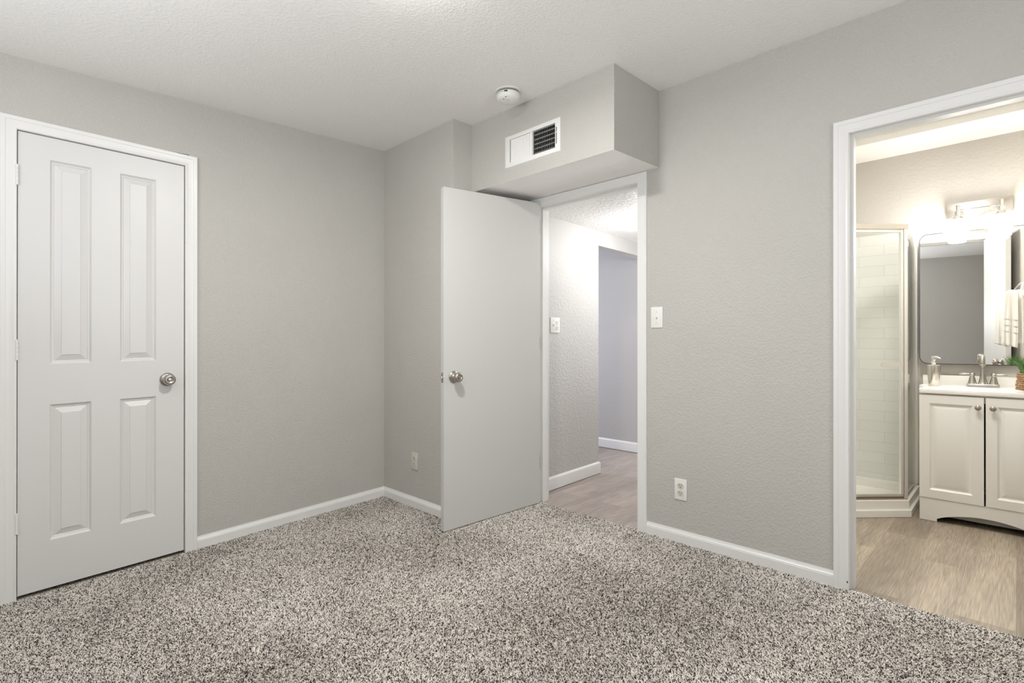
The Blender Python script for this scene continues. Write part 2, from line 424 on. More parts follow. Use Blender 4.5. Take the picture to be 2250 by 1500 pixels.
bm = B()
for y0, y1, z0, z1 in ((-1.55, -0.25, 0.87, 0.92), (-1.55, -0.25, 1.98, 2.03), (-1.55, -1.5, 0.92, 1.98), (-0.3, -0.25, 0.92, 1.98), (-0.92, -0.88, 0.92, 1.98)):
    box(bm, XR + 0.03, XR + 0.08, y0, y1, z0, z1, 0.004)
wf = struct('added_window_2', bm, TRIM, 'white unseen window right of the viewer, added to go with the side fill light', 'window')  # unseen window, added only to carry the side fill
bm = B(); box(bm, XR + 0.055, XR + 0.06, -1.5, -0.3, 0.92, 1.98)
obj('pane', bm, CLEAR, wf, True)

# soffit box over the hall doorway, with the duct mouth cut in its face
VX0, VX1, VZ0, VZ1 = 1.105, 1.465, 2.142, 2.285
bm = B()
fr = [(A_, ZS), (SB, ZS), (SB, H), (A_, H)]
def fq(x0, x1, z0, z1): quad(bm, (x0, S1, z0), (x1, S1, z0), (x1, S1, z1), (x0, S1, z1))
fq(A_, VX0, ZS, H); fq(VX1, SB, ZS, H); fq(VX0, VX1, ZS, VZ0); fq(VX0, VX1, VZ1, H)
quad(bm, (SB, S1, ZS), (SB, S2, ZS), (SB, S2, H), (SB, S1, H))
quad(bm, (A_, S1 + 0.004, ZS + 0.002), (SB, S1 + 0.004, ZS + 0.002), (SB, S2, ZS + 0.002), (A_, S2, ZS + 0.002))
so = struct('wall_soffit', bm, WALL, 'greige duct soffit box hung over the hall doorway')
bm = B(); quad(bm, (A_, S1, ZS), (A_, S2, ZS), (SB, S2, ZS), (SB, S1, ZS))
obj('underside', bm, SOFFITBOT, so, True)
bm = B()
d = 0.16
quad(bm, (VX0, S1, VZ0), (VX0, S1 + d, VZ0), (VX0, S1 + d, VZ1), (VX0, S1, VZ1)); quad(bm, (VX1, S1, VZ0), (VX1, S1 + d, VZ0), (VX1, S1 + d, VZ1), (VX1, S1, VZ1))
quad(bm, (VX0, S1, VZ0), (VX1, S1, VZ0), (VX1, S1 + d, VZ0), (VX0, S1 + d, VZ0)); quad(bm, (VX0, S1, VZ1), (VX1, S1, VZ1), (VX1, S1 + d, VZ1), (VX0, S1 + d, VZ1))
quad(bm, (VX0, S1 + d, VZ0), (VX1, S1 + d, VZ0), (VX1, S1 + d, VZ1), (VX0, S1 + d, VZ1))
obj('duct', bm, RECESSDARK, so, True)

# ------------------------------------------------------------------ carpet pile
def carpet():
    rng = np.random.default_rng(3)
    sp = 0.0037
    xs = np.arange(0.016, 3.75, sp); ys = np.arange(-2.05, 0.606, sp)
    X, Y = np.meshgrid(xs, ys); X = X.ravel(); Y = Y.ravel()
    X = X + rng.uniform(-0.45, 0.45, X.size) * sp; Y = Y + rng.uniform(-0.45, 0.45, Y.size) * sp
    # keep what a viewer near the photograph's place could see
    ax, ay = 3.263, -2.037
    near = (X * 0.697 - Y * 0.717) > (ax * 0.697 - ay * 0.717) - 0.75
    ok = ~near & ((Y < -0.016) | (X > A_ + 0.004)) & ((Y < 0.587) | ((X > HD0 + 0.02) & (X < HD1)) | ((X > BD0) & (X < BD1)))
    ok &= (X > 0.016) & (X < 3.9)
    X, Y = X[ok], Y[ok]; n = X.size
    def lowf(s, o):
        return np.array([mnoise.noise(Vector((float(a) * s + o, float(b) * s - o, o))) for a, b in zip(X[::1], Y[::1])])
    # pile lean: hand-sized patches brushed different ways
    gx = np.linspace(-0.2, 4.2, 160); gy = np.linspace(-2.2, 0.8, 110)
    def field(s, o):
        G = np.array([[mnoise.noise(Vector((a * s + o, b * s + 2 * o, o))) + 0.5 * mnoise.noise(Vector((a * s * 2.3 + o, b * s * 2.3, o))) for a in gx] for b in gy])
        fx = np.clip((X - gx[0]) / (gx[1] - gx[0]), 0, len(gx) - 1.001); fy = np.clip((Y - gy[0]) / (gy[1] - gy[0]), 0, len(gy) - 1.001)
        i = fx.astype(int); j = fy.astype(int); u = fx - i; v = fy - j
        return (G[j, i] * (1 - u) + G[j, i + 1] * u) * (1 - v) + (G[j + 1, i] * (1 - u) + G[j + 1, i + 1] * u) * v
    lx, ly = field(1.7, 3.1), field(1.7, 9.7)
    K = 4
    hgt = rng.uniform(0.0075, 0.0105, n)
    ang = rng.uniform(0, 2 * PI, n); lean = rng.uniform(0.0, 0.6, n)
    dx = np.cos(ang) * lean + lx * 0.5; dy = np.sin(ang) * lean + ly * 0.5
    P = np.zeros((n, K, 3), np.float32)
    base = sh_arr = FY * np.minimum(Y, S2)
    curl = rng.uniform(-1, 1, (n, 2)) * 0.0024
    for k in range(K):
        t = k / (K - 1)
        P[:, k, 0] = X + dx * hgt * t * t * 0.9 + curl[:, 0] * math.sin(t * PI * 1.5)
        P[:, k, 1] = Y + dy * hgt * t * t * 0.9 + curl[:, 1] * math.sin(t * PI * 1.5)
        P[:, k, 2] = base - 0.006 + hgt * t * (1 - 0.18 * t * np.hypot(dx, dy))
    P[:, :, 1] = np.minimum(P[:, :, 1], 0.612); P[:, :, 0] = np.maximum(P[:, :, 0], 0.014)
    cu = bpy.data.hair_curves.new('carpet_pile'); cu.add_curves([K] * n)
    cu.attributes['position'].data.foreach_set('vector', P.ravel())
    ra = cu.attributes.new('radius', 'FLOAT', 'POINT')
    R = np.tile(np.array([0.0011, 0.0014, 0.0014, 0.0010], np.float32), (n, 1)) * rng.uniform(0.85, 1.2, (n, 1)).astype(np.float32)
    ra.data.foreach_set('value', R.ravel())
    tn = cu.attributes.new('tone', 'FLOAT', 'CURVE')
    tone = rng.uniform(0.38, 1.0, n); dark = rng.random(n) < 0.30; tone[dark] = rng.uniform(-0.05, 0.25, dark.sum())
    tn.data.foreach_set('value', tone.astype(np.float32))
    cu.materials.append(YARN)
    o = bpy.data.objects.new('carpet_pile', cu); C.objects.link(o)
    tag(o, 'grey and beige speckled shag carpet covering the bedroom floor', 'carpet', None, 'stuff')
carpet()
sc.cycles_curves.shape = 'THICK' if hasattr(sc, 'cycles_curves') else None

# ------------------------------------------------------------------ trim: casings, jambs, baseboards
COL = [(0.0, 0.0), (0.0, 0.008), (0.003, 0.0105), (0.010, 0.0105), (0.012, 0.0095), (0.020, 0.0115), (0.032, 0.0145), (0.037, 0.0145), (0.039, 0.0165), (0.046, 0.0175), (0.054, 0.0175), (0.057, 0.015), (0.057, 0.0)]
FLAT = [(0.0, 0.0), (0.0, 0.014), (0.002, 0.016), (0.050, 0.016), (0.055, 0.012), (0.055, 0.0)]
def casing(bm, P, u0, u1, top, prof, zb=-0.02, left=True):
    """mitred three-leg casing; P(u, z, h) gives the point at height h off the wall"""
    st = []
    for t, h in prof:
        st.append([bm.verts.new(P(u0 - t, zb, h)), bm.verts.new(P(u0 - t, top + t, h)), bm.verts.new(P(u1 + t, top + t, h)), bm.verts.new(P(u1 + t, zb, h))])
    rng = range(3) if left else range(1, 3)
    for a, b in zip(st, st[1:]):
        for i in rng: bm.faces.new((a[i], a[i + 1], b[i + 1], b[i]))
def jamb(bm, P, u0, u1, top, h0, h1, th=0.018, zb=-0.02):
    """three boards lining an opening between depth h0 and h1"""
    for a, b, z0, z1 in ((u0 - th, u0, zb, top + th), (u1, u1 + th, zb, top + th), (u0, u1, top, top + th)):
        vs = [P(u, z, h) for h in (h0, h1) for u, z in ((a, z0), (b, z0), (b, z1), (a, z1))]
        v = [bm.verts.new(p) for p in vs]
        for q in ((0, 1, 2, 3), (7, 6, 5, 4), (0, 4, 5, 1), (1, 5, 6, 2), (2, 6, 7, 3), (3, 7, 4, 0)): bm.faces.new([v[i] for i in q])
PL_ = lambda u, z, h: (h, u, z)                 # left wall, facing +x
PB_ = lambda u, z, h: (u, S2 - h, z)            # right wall, facing -y
PI_ = lambda u, z, h: (u, WB + h, z)            # its far side

t = thing('trim_1', 'white moulded casing around the closed closet door', 'door casing', (0, 0, 0), kind='structure')
bm = B(); casing(bm, PL_, CD0, CD1, CDT, COL)
obj('casing', bm, TRIM, t, True, cwarp)
bm = B(); jamb(bm, PL_, CD0, CD1, CDT, -0.115, -0.0002)
jamb(bm, PL_, CD0 + 0.011, CD1 - 0.011, CDT - 0.011, -0.085, -0.045, 0.011)
obj('jamb', bm, TRIM, t, True, cwarp)
bm = B(); box(bm, 0.0035, 0.0055, CD1 - 0.001, CD1 + 0.006, 0.905, 0.985, 0.001)
tag(obj('strike_plate', bm, NICKEL, t, True, cwarp), 'nickel strike plate in the jamb')
# dark closet behind the door
bm = B(); quad(bm, (-0.5, CD0 - 0.3, -0.02), (-0.5, CD1 + 0.3, -0.02), (-0.5, CD1 + 0.3, 2.4), (-0.5, CD0 - 0.3, 2.4))
quad(bm, (-0.12, CD0 - 0.3, -0.02), (-0.5, CD0 - 0.3, -0.02), (-0.5, CD0 - 0.3, 2.4), (-0.12, CD0 - 0.3, 2.4))
quad(bm, (-0.12, CD1 + 0.3, -0.02), (-0.5, CD1 + 0.3, -0.02), (-0.5, CD1 + 0.3, 2.4), (-0.12, CD1 + 0.3, 2.4))
quad(bm, (-0.12, CD0 - 0.3, -0.02), (-0.12, CD1 + 0.3, -0.02), (-0.5, CD1 + 0.3, -0.02), (-0.5, CD0 - 0.3, -0.02))
quad(bm, (-0.12, CD0 - 0.3, 2.4), (-0.12, CD1 + 0.3, 2.4), (-0.5, CD1 + 0.3, 2.4), (-0.5, CD0 - 0.3, 2.4))
struct('wall_closet', bm, RECESSDARK, 'dark inside of the closet behind the closed door')

t = thing('trim_2', 'flat white casing of the hall doorway under the soffit', 'door casing', (0, 0, 0), kind='structure')
bm = B(); casing(bm, PB_, HD0, HD1, HDT, FLAT); obj('casing', bm, TRIM, t, True)
bm = B(); jamb(bm, PB_, HD0, HD1, HDT, -0.1066, -0.0002)
jamb(bm, PB_, HD0 + 0.011, HD1 - 0.011, HDT - 0.011, -0.085, -0.042, 0.011)
obj('jamb', bm, TRIM, t, True)
bm = B(); box(bm, HD1 - 0.002, HD1 + 0.001, S2 + 0.008, S2 + 0.035, 0.868, 0.925, 0.001)
tag(obj('strike_plate', bm, NICKEL, t, True), 'nickel strike plate in the jamb')
bm = B(); casing(bm, PI_, HD0 - 0.004, HD1 + 0.004, HDT + 0.004, FLAT); obj('hall_casing', bm, TRIM, t, True)

t = thing('trim_3', 'white moulded casing of the bathroom doorway', 'door casing', (0, 0, 0), kind='structure')
bm = B(); casing(bm, PB_, BD0, BD1, BDT - 0.005, COL); obj('casing', bm, TRIM, t, True)
bm = B(); jamb(bm, PB_, BD0, BD1, BDT, -0.1066, -0.0002)
jamb(bm, PB_, BD0 + 0.011, BD1 - 0.011, BDT - 0.011, -0.075, -0.032, 0.011)
obj('jamb', bm, TRIM, t, True)
bm = B(); casing(bm, PI_, BD0 - 0.004, BD1 + 0.004, BDT + 0.004, COL); obj('bathroom_casing', bm, TRIM, t, True)
bm = B(); lathe(bm, [(0.0, 0.0016), (0.0025, 0.0012), (0.0028, 0)], Matrix.Translation((BD0 - 0.006, S2 - 0.0105, 0.036)) @ Matrix.Rotation(PI / 2, 4, 'X') @ Matrix.Diagonal((1, 1.8, 1, 1)), 10)
tag(obj('paint_chip', bm, LIPW, t, True), 'brown chip where the paint is gone near the floor')

BASE = [(0.0, 0.013), (0.043, 0.013), (0.0445, 0.0108), (0.049, 0.0108), (0.0505, 0.0092), (0.0600, 0.0040), (0.066, 0.0032), (0.066, 0.0)]
def baseboard(bm, pts, side, prof=BASE, z0=-0.012, scale=1.0, z_add=0.0):
    """profile swept along a polyline on the floor, mitred; side = +1 puts the board left of the path"""
    n = len(pts); rows = []
    nr = []
    for a, b in zip(pts, pts[1:]):
        d = Vector((b[0] - a[0], b[1] - a[1])).normalized(); nr.append(Vector((-d.y, d.x)) * side)
    for i, p in enumerate(pts):
        if i == 0: m = nr[0]
        elif i == n - 1: m = nr[-1]
        else:
            m = (nr[i - 1] + nr[i]); m = m / max(0.2, m.dot(nr[i]))
        row = [bm.verts.new((p[0] + m.x * h, p[1] + m.y * h, (z if k else z0) * scale + z_add)) for k, (z, h) in enumerate(prof)]
        rows.append(row)
    for a, b in zip(rows, rows[1:]):
        for k in range(len(prof) - 1): bm.faces.new((a[k], b[k], b[k + 1], a[k + 1]))
    for r in (rows[0], rows[-1]):
        base = [bm.verts.new((r[-1].co.x, r[-1].co.y, r[0].co.z))]
        bm.faces.new(r + base)
bm = B(); baseboard(bm, [(0, CD1 + 0.057), (0, 0), (A_, 0), (A_, S2 - 0.02)], -1)
struct('baseboard_left', bm, TRIM, 'white baseboard meeting in the corner beside the open door', 'baseboard')
bm = B(); baseboard(bm, [(HD1 + 0.055, S2), (BD0 - 0.057, S2)], -1)
struct('baseboard_right', bm, TRIM, 'white baseboard between the hall and bathroom doorways', 'baseboard')
bm = B(); baseboard(bm, [(0, YF), (0, CD0 - 0.057)], -1)
struct('baseboard_front', bm, TRIM, 'white baseboard on the near side of the closet door', 'baseboard')

# ------------------------------------------------------------------ doors
def panel_face(bm, F, W0, W1, Z0, Z1, cells, rings):
    """door face with sunken raised-field panels; F(u, z, d) places depth d"""
    us = sorted(set([W0, W1] + [c[0] for c in cells] + [c[1] for c in cells])); zs = sorted(set([Z0, Z1] + [c[2] for c in cells] + [c[3] for c in cells]))
    cache = {}
    def V(u, z, d):
        k = (round(u, 5), round(z, 5), round(d, 5))
        if k not in cache: cache[k] = bm.verts.new(F(u, z, d))
        return cache[k]
    cs = set((round(c[0], 5), round(c[2], 5)) for c in cells)
    def inside(u, z): return any(c[0] < u < c[1] and c[2] < z < c[3] for c in cells)
    for a, b in zip(us, us[1:]):
        for c, d in zip(zs, zs[1:]):
            if not inside((a + b) / 2, (c + d) / 2): bm.faces.new((V(a, c, 0), V(b, c, 0), V(b, d, 0), V(a, d, 0)))
    for (a, b, c, d) in cells:
        uu = [u for u in us if a <= u <= b]; zz = [z for z in zs if c <= z <= d]
        prev = [(a, c), (b, c), (b, d), (a, d)]; pd = 0.0; pi = 0.0
        first = True
        for ins, dep in rings:
            cur = [(a + ins, c + ins), (b - ins, c + ins), (b - ins, d - ins), (a + ins, d - ins)]
            for i in range(4):
                j = (i + 1) % 4
                if first:
                    # outer edge may carry extra vertices of neighbouring cells
                    p, q = prev[i], prev[j]
                    mids = [(u, p[1]) for u in uu] if i in (0, 2) else [(p[0], z) for z in zz]
                    mids = [m for m in mids if m != p and m != q]
                    mids.sort(key=lambda m: (m[0] - p[0]) ** 2 + (m[1] - p[1]) ** 2)
                    loop = [V(p[0], p[1], pd)] + [V(m[0], m[1], pd) for m in mids] + [V(q[0], q[1], pd), V(cur[j][0], cur[j][1], dep), V(cur[i][0], cur[i][1], dep)]
                else:
                    loop = [V(prev[i][0], prev[i][1], pd), V(prev[j][0], prev[j][1], pd), V(cur[j][0], cur[j][1], dep), V(cur[i][0], cur[i][1], dep)]
                bm.faces.new(loop)
            prev, pd, first = cur, dep, False
        bm.faces.new([V(p[0], p[1], pd) for p in prev])
    return V
def knob(parent, M):
    M = M @ Matrix.Diagonal((1.1, 1.1, 1.06, 1))
    """rosette and ball knob; M maps local +z to the outward normal"""
    bm = B(); lathe(bm, [(0.0325, 0), (0.0325, 0.003), (0.031, 0.0055), (0.024, 0.010), (0.0155, 0.013), (0.0125, 0.018), (0.0115, 0.027)], M, 36)
    r = obj('rosette', bm, NICKEL, parent, smooth=50)
    bm = B(); lathe(bm, [(0.0115, 0.026), (0.0165, 0.029), (0.0235, 0.034), (0.0262, 0.041), (0.0262, 0.047), (0.0250, 0.053), (0.0215, 0.0585), (0.0195, 0.0600), (0.0135, 0.0605), (0.0120, 0.0590), (0.0085, 0.0585), (0.0075, 0.0625), (0.0, 0.0635)], M, 36)
    return obj('knob', bm, NICKEL, parent, smooth=50)

t = thing('door_1', 'closed white four-panel closet door with satin nickel knob', 'door', (0, 0, 0), kind='structure')
bm = B()
cells = [(-1.796, -1.645, 1.064, 2.018), (-1.531, -1.373, 1.064, 2.018), (-1.802, -1.647, 0.236, 0.869), (-1.534, -1.383, 0.236, 0.869)]
cells = [(-1.799, -1.645, 1.058, 2.014), (-1.532, -1.378, 1.058, 2.014), (-1.799, -1.645, 0.234, 0.868), (-1.532, -1.378, 0.234, 0.868)]
DX = -0.003
FR = lambda u, z, d: (DX + d, u, z)
y0, y1, z0, z1 = CD0 + 0.003, CD1 - 0.004, 0.013, CDT - 0.004
panel_face(bm, FR, y0, y1, z0, z1, cells, [(0.003, -0.004), (0.009, -0.0085), (0.013, -0.0095), (0.016, -0.0125), (0.041, -0.0035), (0.0428, -0.0012)])
e = [(y0, z0), (y1, z0), (y1, z1), (y0, z1)]
fv = []
for u, z in e: fv.append((bm.verts.new((DX, u, z)), bm.verts.new((DX - 0.035, u, z))))
for i in range(4):
    a, b = fv[i], fv[(i + 1) % 4]; bm.faces.new((a[0], b[0], b[1], a[1]))
bm.faces.new([f[1] for f in fv])
bmesh.ops.remove_doubles(bm, verts=bm.verts, dist=0.0002)
obj('leaf', bm, DOORW, t, True, cwarp, smooth=20)
kz = 0.949
ko = thing('knob_set', None, None, (DX, -1.327, kz + sh(-1.327))); ko.parent = t
Mx = Matrix.Rotation(PI / 2, 4, 'Y')
knob(ko, Mx)
for hz in (1.917, 1.1265, 0.343):
    bm = B()
    for k in range(5):
        lathe(bm, [(0.0055, 0), (0.0062, 0.001), (0.0062, 0.0170), (0.0055, 0.018)], Matrix.Translation((0.0085, CD0 - 0.0005, hz - 0.046 + k * 0.0185)), 14)
    lathe(bm, [(0.0042, 0), (0.0042, 0.0935)], Matrix.Translation((0.0085, CD0 - 0.0005, hz - 0.0465)), 12)
    box(bm, -0.001, 0.0065, CD0 - 0.0015, CD0 + 0.003, hz - 0.046, hz + 0.046)
    obj('hinge', bm, TRIM, t, True, cwarp)

# open slab door: free edge swung round in front of the short back wall
t = thing('door_2', 'white flush slab door standing open in front of the hall doorway', 'door', (0, 0, 0), kind='structure')
hp = Vector((0.972, 0.583, 0)); fp = Vector((0.880, -0.154, 0)); dd = (fp - hp).normalized(); dn = Vector((-dd.y, dd.x, 0))
if dn.x < 0: dn = -dn
LD = (fp - hp).length
def lp(s, h, z): return hp + dd * s + dn * h + Vector((0, 0, z))
bm = B()
box(bm, 0, LD, -0.035, 0, 0.006, 2.0035, 0.0012, 1)
def place_leaf(co):
    p = lp(co.x, co.y, co.z); co.x, co.y, co.z = p.x, p.y, p.z
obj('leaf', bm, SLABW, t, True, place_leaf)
ks = LD - 0.068; kp = lp(ks, 0, 0.897)
ko = thing('knob_set', None, None, (kp.x, kp.y, kp.z + sh(kp.y))); ko.parent = t
knob(ko, Matrix.Rotation(math.atan2(dn.y, dn.x), 4, 'Z') @ Matrix.Rotation(PI / 2, 4, 'Y'))
kp = lp(ks, -0.035, 0.897)
ko = thing('knob_set', None, None, (kp.x, kp.y, kp.z + sh(kp.y))); ko.parent = t
knob(ko, Matrix.Rotation(math.atan2(-dn.y, -dn.x), 4, 'Z') @ Matrix.Rotation(PI / 2, 4, 'Y'))
bm = B(); box(bm, LD - 0.001, LD + 0.0012, -0.029, -0.0065, 0.868, 0.926, 0.001)
lpz = obj('latch_plate', bm, NICKEL, t, True, place_leaf); tag(lpz, 'nickel latch plate on the door edge')
bm = B(); box(bm, LD + 0.001, LD + 0.009, -0.0235, -0.012, 0.889, 0.905, 0.002)
for z in (0.876, 0.918): lathe(bm, [(0.0035, 0), (0.003, 0.0008), (0, 0.001)], Matrix.Translation((LD + 0.0011, -0.0178, z)) @ Matrix.Rotation(PI / 2, 4, 'Y'), 10)
obj('latch_bolt', bm, CHROME, lpz, True, place_leaf)
for hz in (1.80, 1.02, 0.22):
    bm = B()
    lathe(bm, [(0.0055, 0), (0.006, 0.001), (0.006, 0.088), (0.0055, 0.089)], Matrix.Translation((-0.006, -0.039, hz)), 12)
    box(bm, -0.0065, -0.0005, -0.035, -0.006, hz, hz + 0.089)
    obj('hinge', bm, NICKEL, t, True, place_leaf)

# ------------------------------------------------------------------ fittings on the bedroom walls
def disc(bm, cx, cz, r, y0, y1, n=20):
    lathe(bm, [(r, 0), (r, y0 - y1)], Matrix.Translation((cx, y0, cz)) @ Matrix.Rotation(PI / 2, 4, 'X'), n)
def plate_bm(w, h):
    bm = B(); box(bm, -w / 2, w / 2, -0.0055, 0.0, -h / 2, h / 2, 0.0028, 3); return bm
def receptacle(t, cz, body, cx=0.0):
    bm = B()
    prof = []
    for k in range(40):
        a = 2 * PI * k / 40; x = 0.0172 * math.cos(a); z = 0.0172 * math.sin(a)
        prof.append((cx + x, cz + max(-0.0142, min(0.0142, z))))
    extrude_xz(bm, prof, -0.0078, -0.004)
    r = obj('receptacle', bm, body, t)
    bm = B()
    box(bm, cx - 0.0078, cx - 0.0052, -0.0082, -0.0070, cz - 0.0005, cz + 0.0078); box(bm, cx + 0.0052, cx + 0.0076, -0.0082, -0.0070, cz + 0.0005, cz + 0.0068)
    lathe(bm, [(0.0026, 0), (0.0026, 0.0012)], Matrix.Translation((cx, -0.0070, cz - 0.0072)) @ Matrix.Rotation(PI / 2, 4, 'X'), 12)
    obj('slots', bm, BLACK, r)
def screw(t, x, z):
    bm = B(); lathe(bm, [(0.0032, 0), (0.0030, 0.0012), (0.0015, 0.0018), (0, 0.0019)], Matrix.Translation((x, -0.0052, z)) @ Matrix.Rotation(PI / 2, 4, 'X'), 14)
    obj('screw', bm, IVORY, t)
def outlet(label, loc, rz, platemat):
    t = thing('wall_outlet', label, 'outlet', loc, rz, 'duplex wall outlets')
    obj('cover_plate', plate_bm(0.070, 0.114), platemat, t)
    receptacle(t, 0.0195, IVORY); receptacle(t, -0.0195, IVORY); screw(t, 0, 0)
    return t
outlet('duplex outlet on the short wall behind the open door', (0.3775, 0, 0.306), 0, IVORY)
outlet('duplex outlet low between the two doorways', (1.960, S2, 0.2835 + FY * S2), 0, PLASTIC)
def toggle(t, cx, cz, mat):
    bm = B(); box(bm, cx - 0.0052, cx + 0.0052, -0.0068, -0.004, cz - 0.012, cz + 0.012, 0.0008, 1)
    tg = obj('toggle_frame', bm, mat, t)
    bm = B(); box(bm, cx - 0.0042, cx + 0.0042, -0.017, -0.004, cz - 0.0035, cz + 0.0055, 0.0016, 2)
    obj('toggle', bm, mat, tg)
t = thing('light_switch', 'single toggle light switch right of the hall doorway', 'light switch', (1.8195, S2, 1.212 + FY * S2))
obj('cover_plate', plate_bm(0.072, 0.117), PLASTIC, t); toggle(t, 0, 0, PLASTIC); screw(t, 0, 0.030); screw(t, 0, -0.030)

# supply-air register on the soffit
t = thing('air_vent', 'white metal air vent on the soffit over the hall doorway', 'air vent', (0, S1, 0))
RX0, RX1, RZ0, RZ1 = 1.075, 1.4935, 2.1205, 2.3065
dz = sh(S1)
bm = B()
outer = [(RX0, RZ0), (RX1, RZ0), (RX1, RZ1), (RX0, RZ1)]; inner = [(VX0 + 0.012, VZ0 + 0.004), (VX1 - 0.003, VZ0 + 0.004), (VX1 - 0.003, VZ1 - 0.004), (VX0 + 0.012, VZ1 - 0.004)]
levels = [([(x, z) for x, z in outer], 0.0), ([(x + (0.002 if x < 1.2 else -0.002), z + (0.002 if z < 2.2 else -0.002)) for x, z in outer], -0.004), ([(x + (0.007 if x < 1.2 else -0.007), z + (0.007 if z < 2.2 else -0.007)) for x, z in outer], -0.0065), (inner, -0.0065), (inner, 0.012)]
prev = None
for pts, yy in levels:
    cur = [bm.verts.new((x, yy, z + dz)) for x, z in pts]
    if prev:
        for i in range(4): bm.faces.new((prev[i], prev[(i + 1) % 4], cur[(i + 1) % 4], cur[i]))
    prev = cur
box(bm, 1.2815, 1.2935, -0.0062, 0.008, VZ0 + 0.004 + dz, VZ1 - 0.004 + dz)
obj('frame', bm, VENTW, t)
def blades(x0, x1, n, ang, name, yc=0.0, width=0.0135):
    bm = B()
    for k in range(n):
        x = x0 + (x1 - x0) * (k + 0.5) / n
        c, s = math.cos(ang) * width / 2, math.sin(ang) * width / 2
        th = 0.0008
        pts = [(x - c, yc - s), (x + c, yc + s), (x + c + th, yc + s - th), (x - c + th, yc - s - th)]
        a = [bm.verts.new((px, py, VZ0 + 0.005 + dz)) for px, py in pts]; b = [bm.verts.new((px, py, VZ1 - 0.005 + dz)) for px, py in pts]
        bm.faces.new(a); bm.faces.new(b[::-1])
        for i in range(4): bm.faces.new((a[i], a[(i + 1) % 4], b[(i + 1) % 4], b[i]))
    return obj(name, bm, VENTW, t, smooth=None)
tag(blades(1.121, 1.2815, 13, math.radians(24), 'louvers', 0.0, 0.0090), 'white louvers angled so they look shut')
tag(blades(1.297, 1.458, 13, math.radians(-59), 'louvers', 0.003, 0.0115), 'louvers angled open over the dark duct')
bm = B()
for k in range(5):
    z = VZ0 + 0.02 + k * 0.026 + dz
    box(bm, 1.29, 1.462, 0.016, 0.028, z, z + 0.0012)
obj('rear_blades', bm, VENTW, t, smooth=None)
bm = B(); box(bm, 1.4705, 1.4735, -0.0085, -0.005, 2.165 + dz, 2.255 + dz)
lv = obj('lever_slot', bm, RECESSDARK, t, smooth=None)
bm = B(); box(bm, 1.4695, 1.4745, -0.016, -0.007, 2.224 + dz, 2.231 + dz, 0.001, 1)
obj('lever', bm, VENTW, lv)
for x in (1.090, 1.4835):
    bm = B(); lathe(bm, [(0.003, 0), (0.0026, 0.001), (0, 0.0012)], Matrix.Translation((x, -0.0064, 2.213 + dz)) @ Matrix.Rotation(PI / 2, 4, 'X'), 10)
    obj('screw', bm, VENTW, t)

# smoke alarm
SX, SY = 1.262, -0.012
t = thing('smoke_detector', 'round white smoke detector on the ceiling by the soffit', 'smoke detector', (SX, SY, H + sh(SY)))
dn_ = Matrix.Rotation(PI, 4, 'X')
bm = B(); lathe(bm, [(0.072, 0.0), (0.072, 0.004), (0.070, 0.0065), (0.066, 0.007)], dn_, 48); obj('base_ring', bm, PLASTIC, t)
bm = B(); lathe(bm, [(0.0585, 0.005), (0.0585, 0.0175)], dn_, 48); obj('vent_gap', bm, GREYP, t)  # shade inside the gap is put into the dark grey colour
bm = B(); lathe(bm, [(0.060, 0.0155), (0.0635, 0.0165), (0.0632, 0.036), (0.0600, 0.045), (0.052, 0.052), (0.036, 0.0565), (0.018, 0.058), (0, 0.0583)], dn_, 48); bd = obj('cover', bm, PLASTIC, t, smooth=50)
bm = B(); M = Matrix.Translation((0.020, -0.022, -0.0555)) @ dn_; lathe(bm, [(0.013, -0.002), (0.013, 0.0012), (0.011, 0.0022), (0, 0.0026)], M, 24); obj('test_button', bm, PLASTIC, bd, smooth=50)
bm = B()
for i_, wd in enumerate((.05, .03, .06, .04, .05, .03, .06, .05, .04, .09, .10, .10)):
    a0 = -2.05 + i_ * 0.098 + (0.03 if i_ > 8 else 0)
    hh = 0.0018 if i_ < 9 else 0.0040
    k = [(0.0641 * math.cos(a), 0.0641 * math.sin(a)) for a in (a0, a0 + wd)]
    quad(bm, (k[0][0], k[0][1], -0.0235 - hh), (k[1][0], k[1][1], -0.0235 - hh), (k[1][0], k[1][1], -0.0235 + hh), (k[0][0], k[0][1], -0.0235 + hh))
tag(obj('printed_warning', bm, PRINT, bd, smooth=None), 'line of small black print round the rim')
bm = B(); box(bm, 0.004, 0.0075, -0.044, -0.034, -0.0562, -0.0535); obj('indicator', bm, PRINT, bd)
bm = B(); box(bm, 0.026, 0.034, -0.049, -0.0465, -0.0538, -0.0505); obj('printed_mark', bm, GREYP, bd)

# ceiling lamp just above the picture
t = thing('ceiling_lamp', 'round flush ceiling lamp above the middle of the bedroom', 'ceiling lamp', (BED_LAMP[0], BED_LAMP[1], H + sh(BED_LAMP[1])))
bm = B(); lathe(bm, [(0.110, 0), (0.110, 0.012), (0.105, 0.016)], dn_, 48); obj('canopy', bm, NICKEL, t)
bm = B(); lathe(bm, [(0.104, 0.014), (0.103, 0.026), (0.092, 0.040), (0.062, 0.052), (0.030, 0.056), (0, 0.057)], dn_, 48, cap0=False); obj('glass_dome', bm, DOME, t, smooth=60)

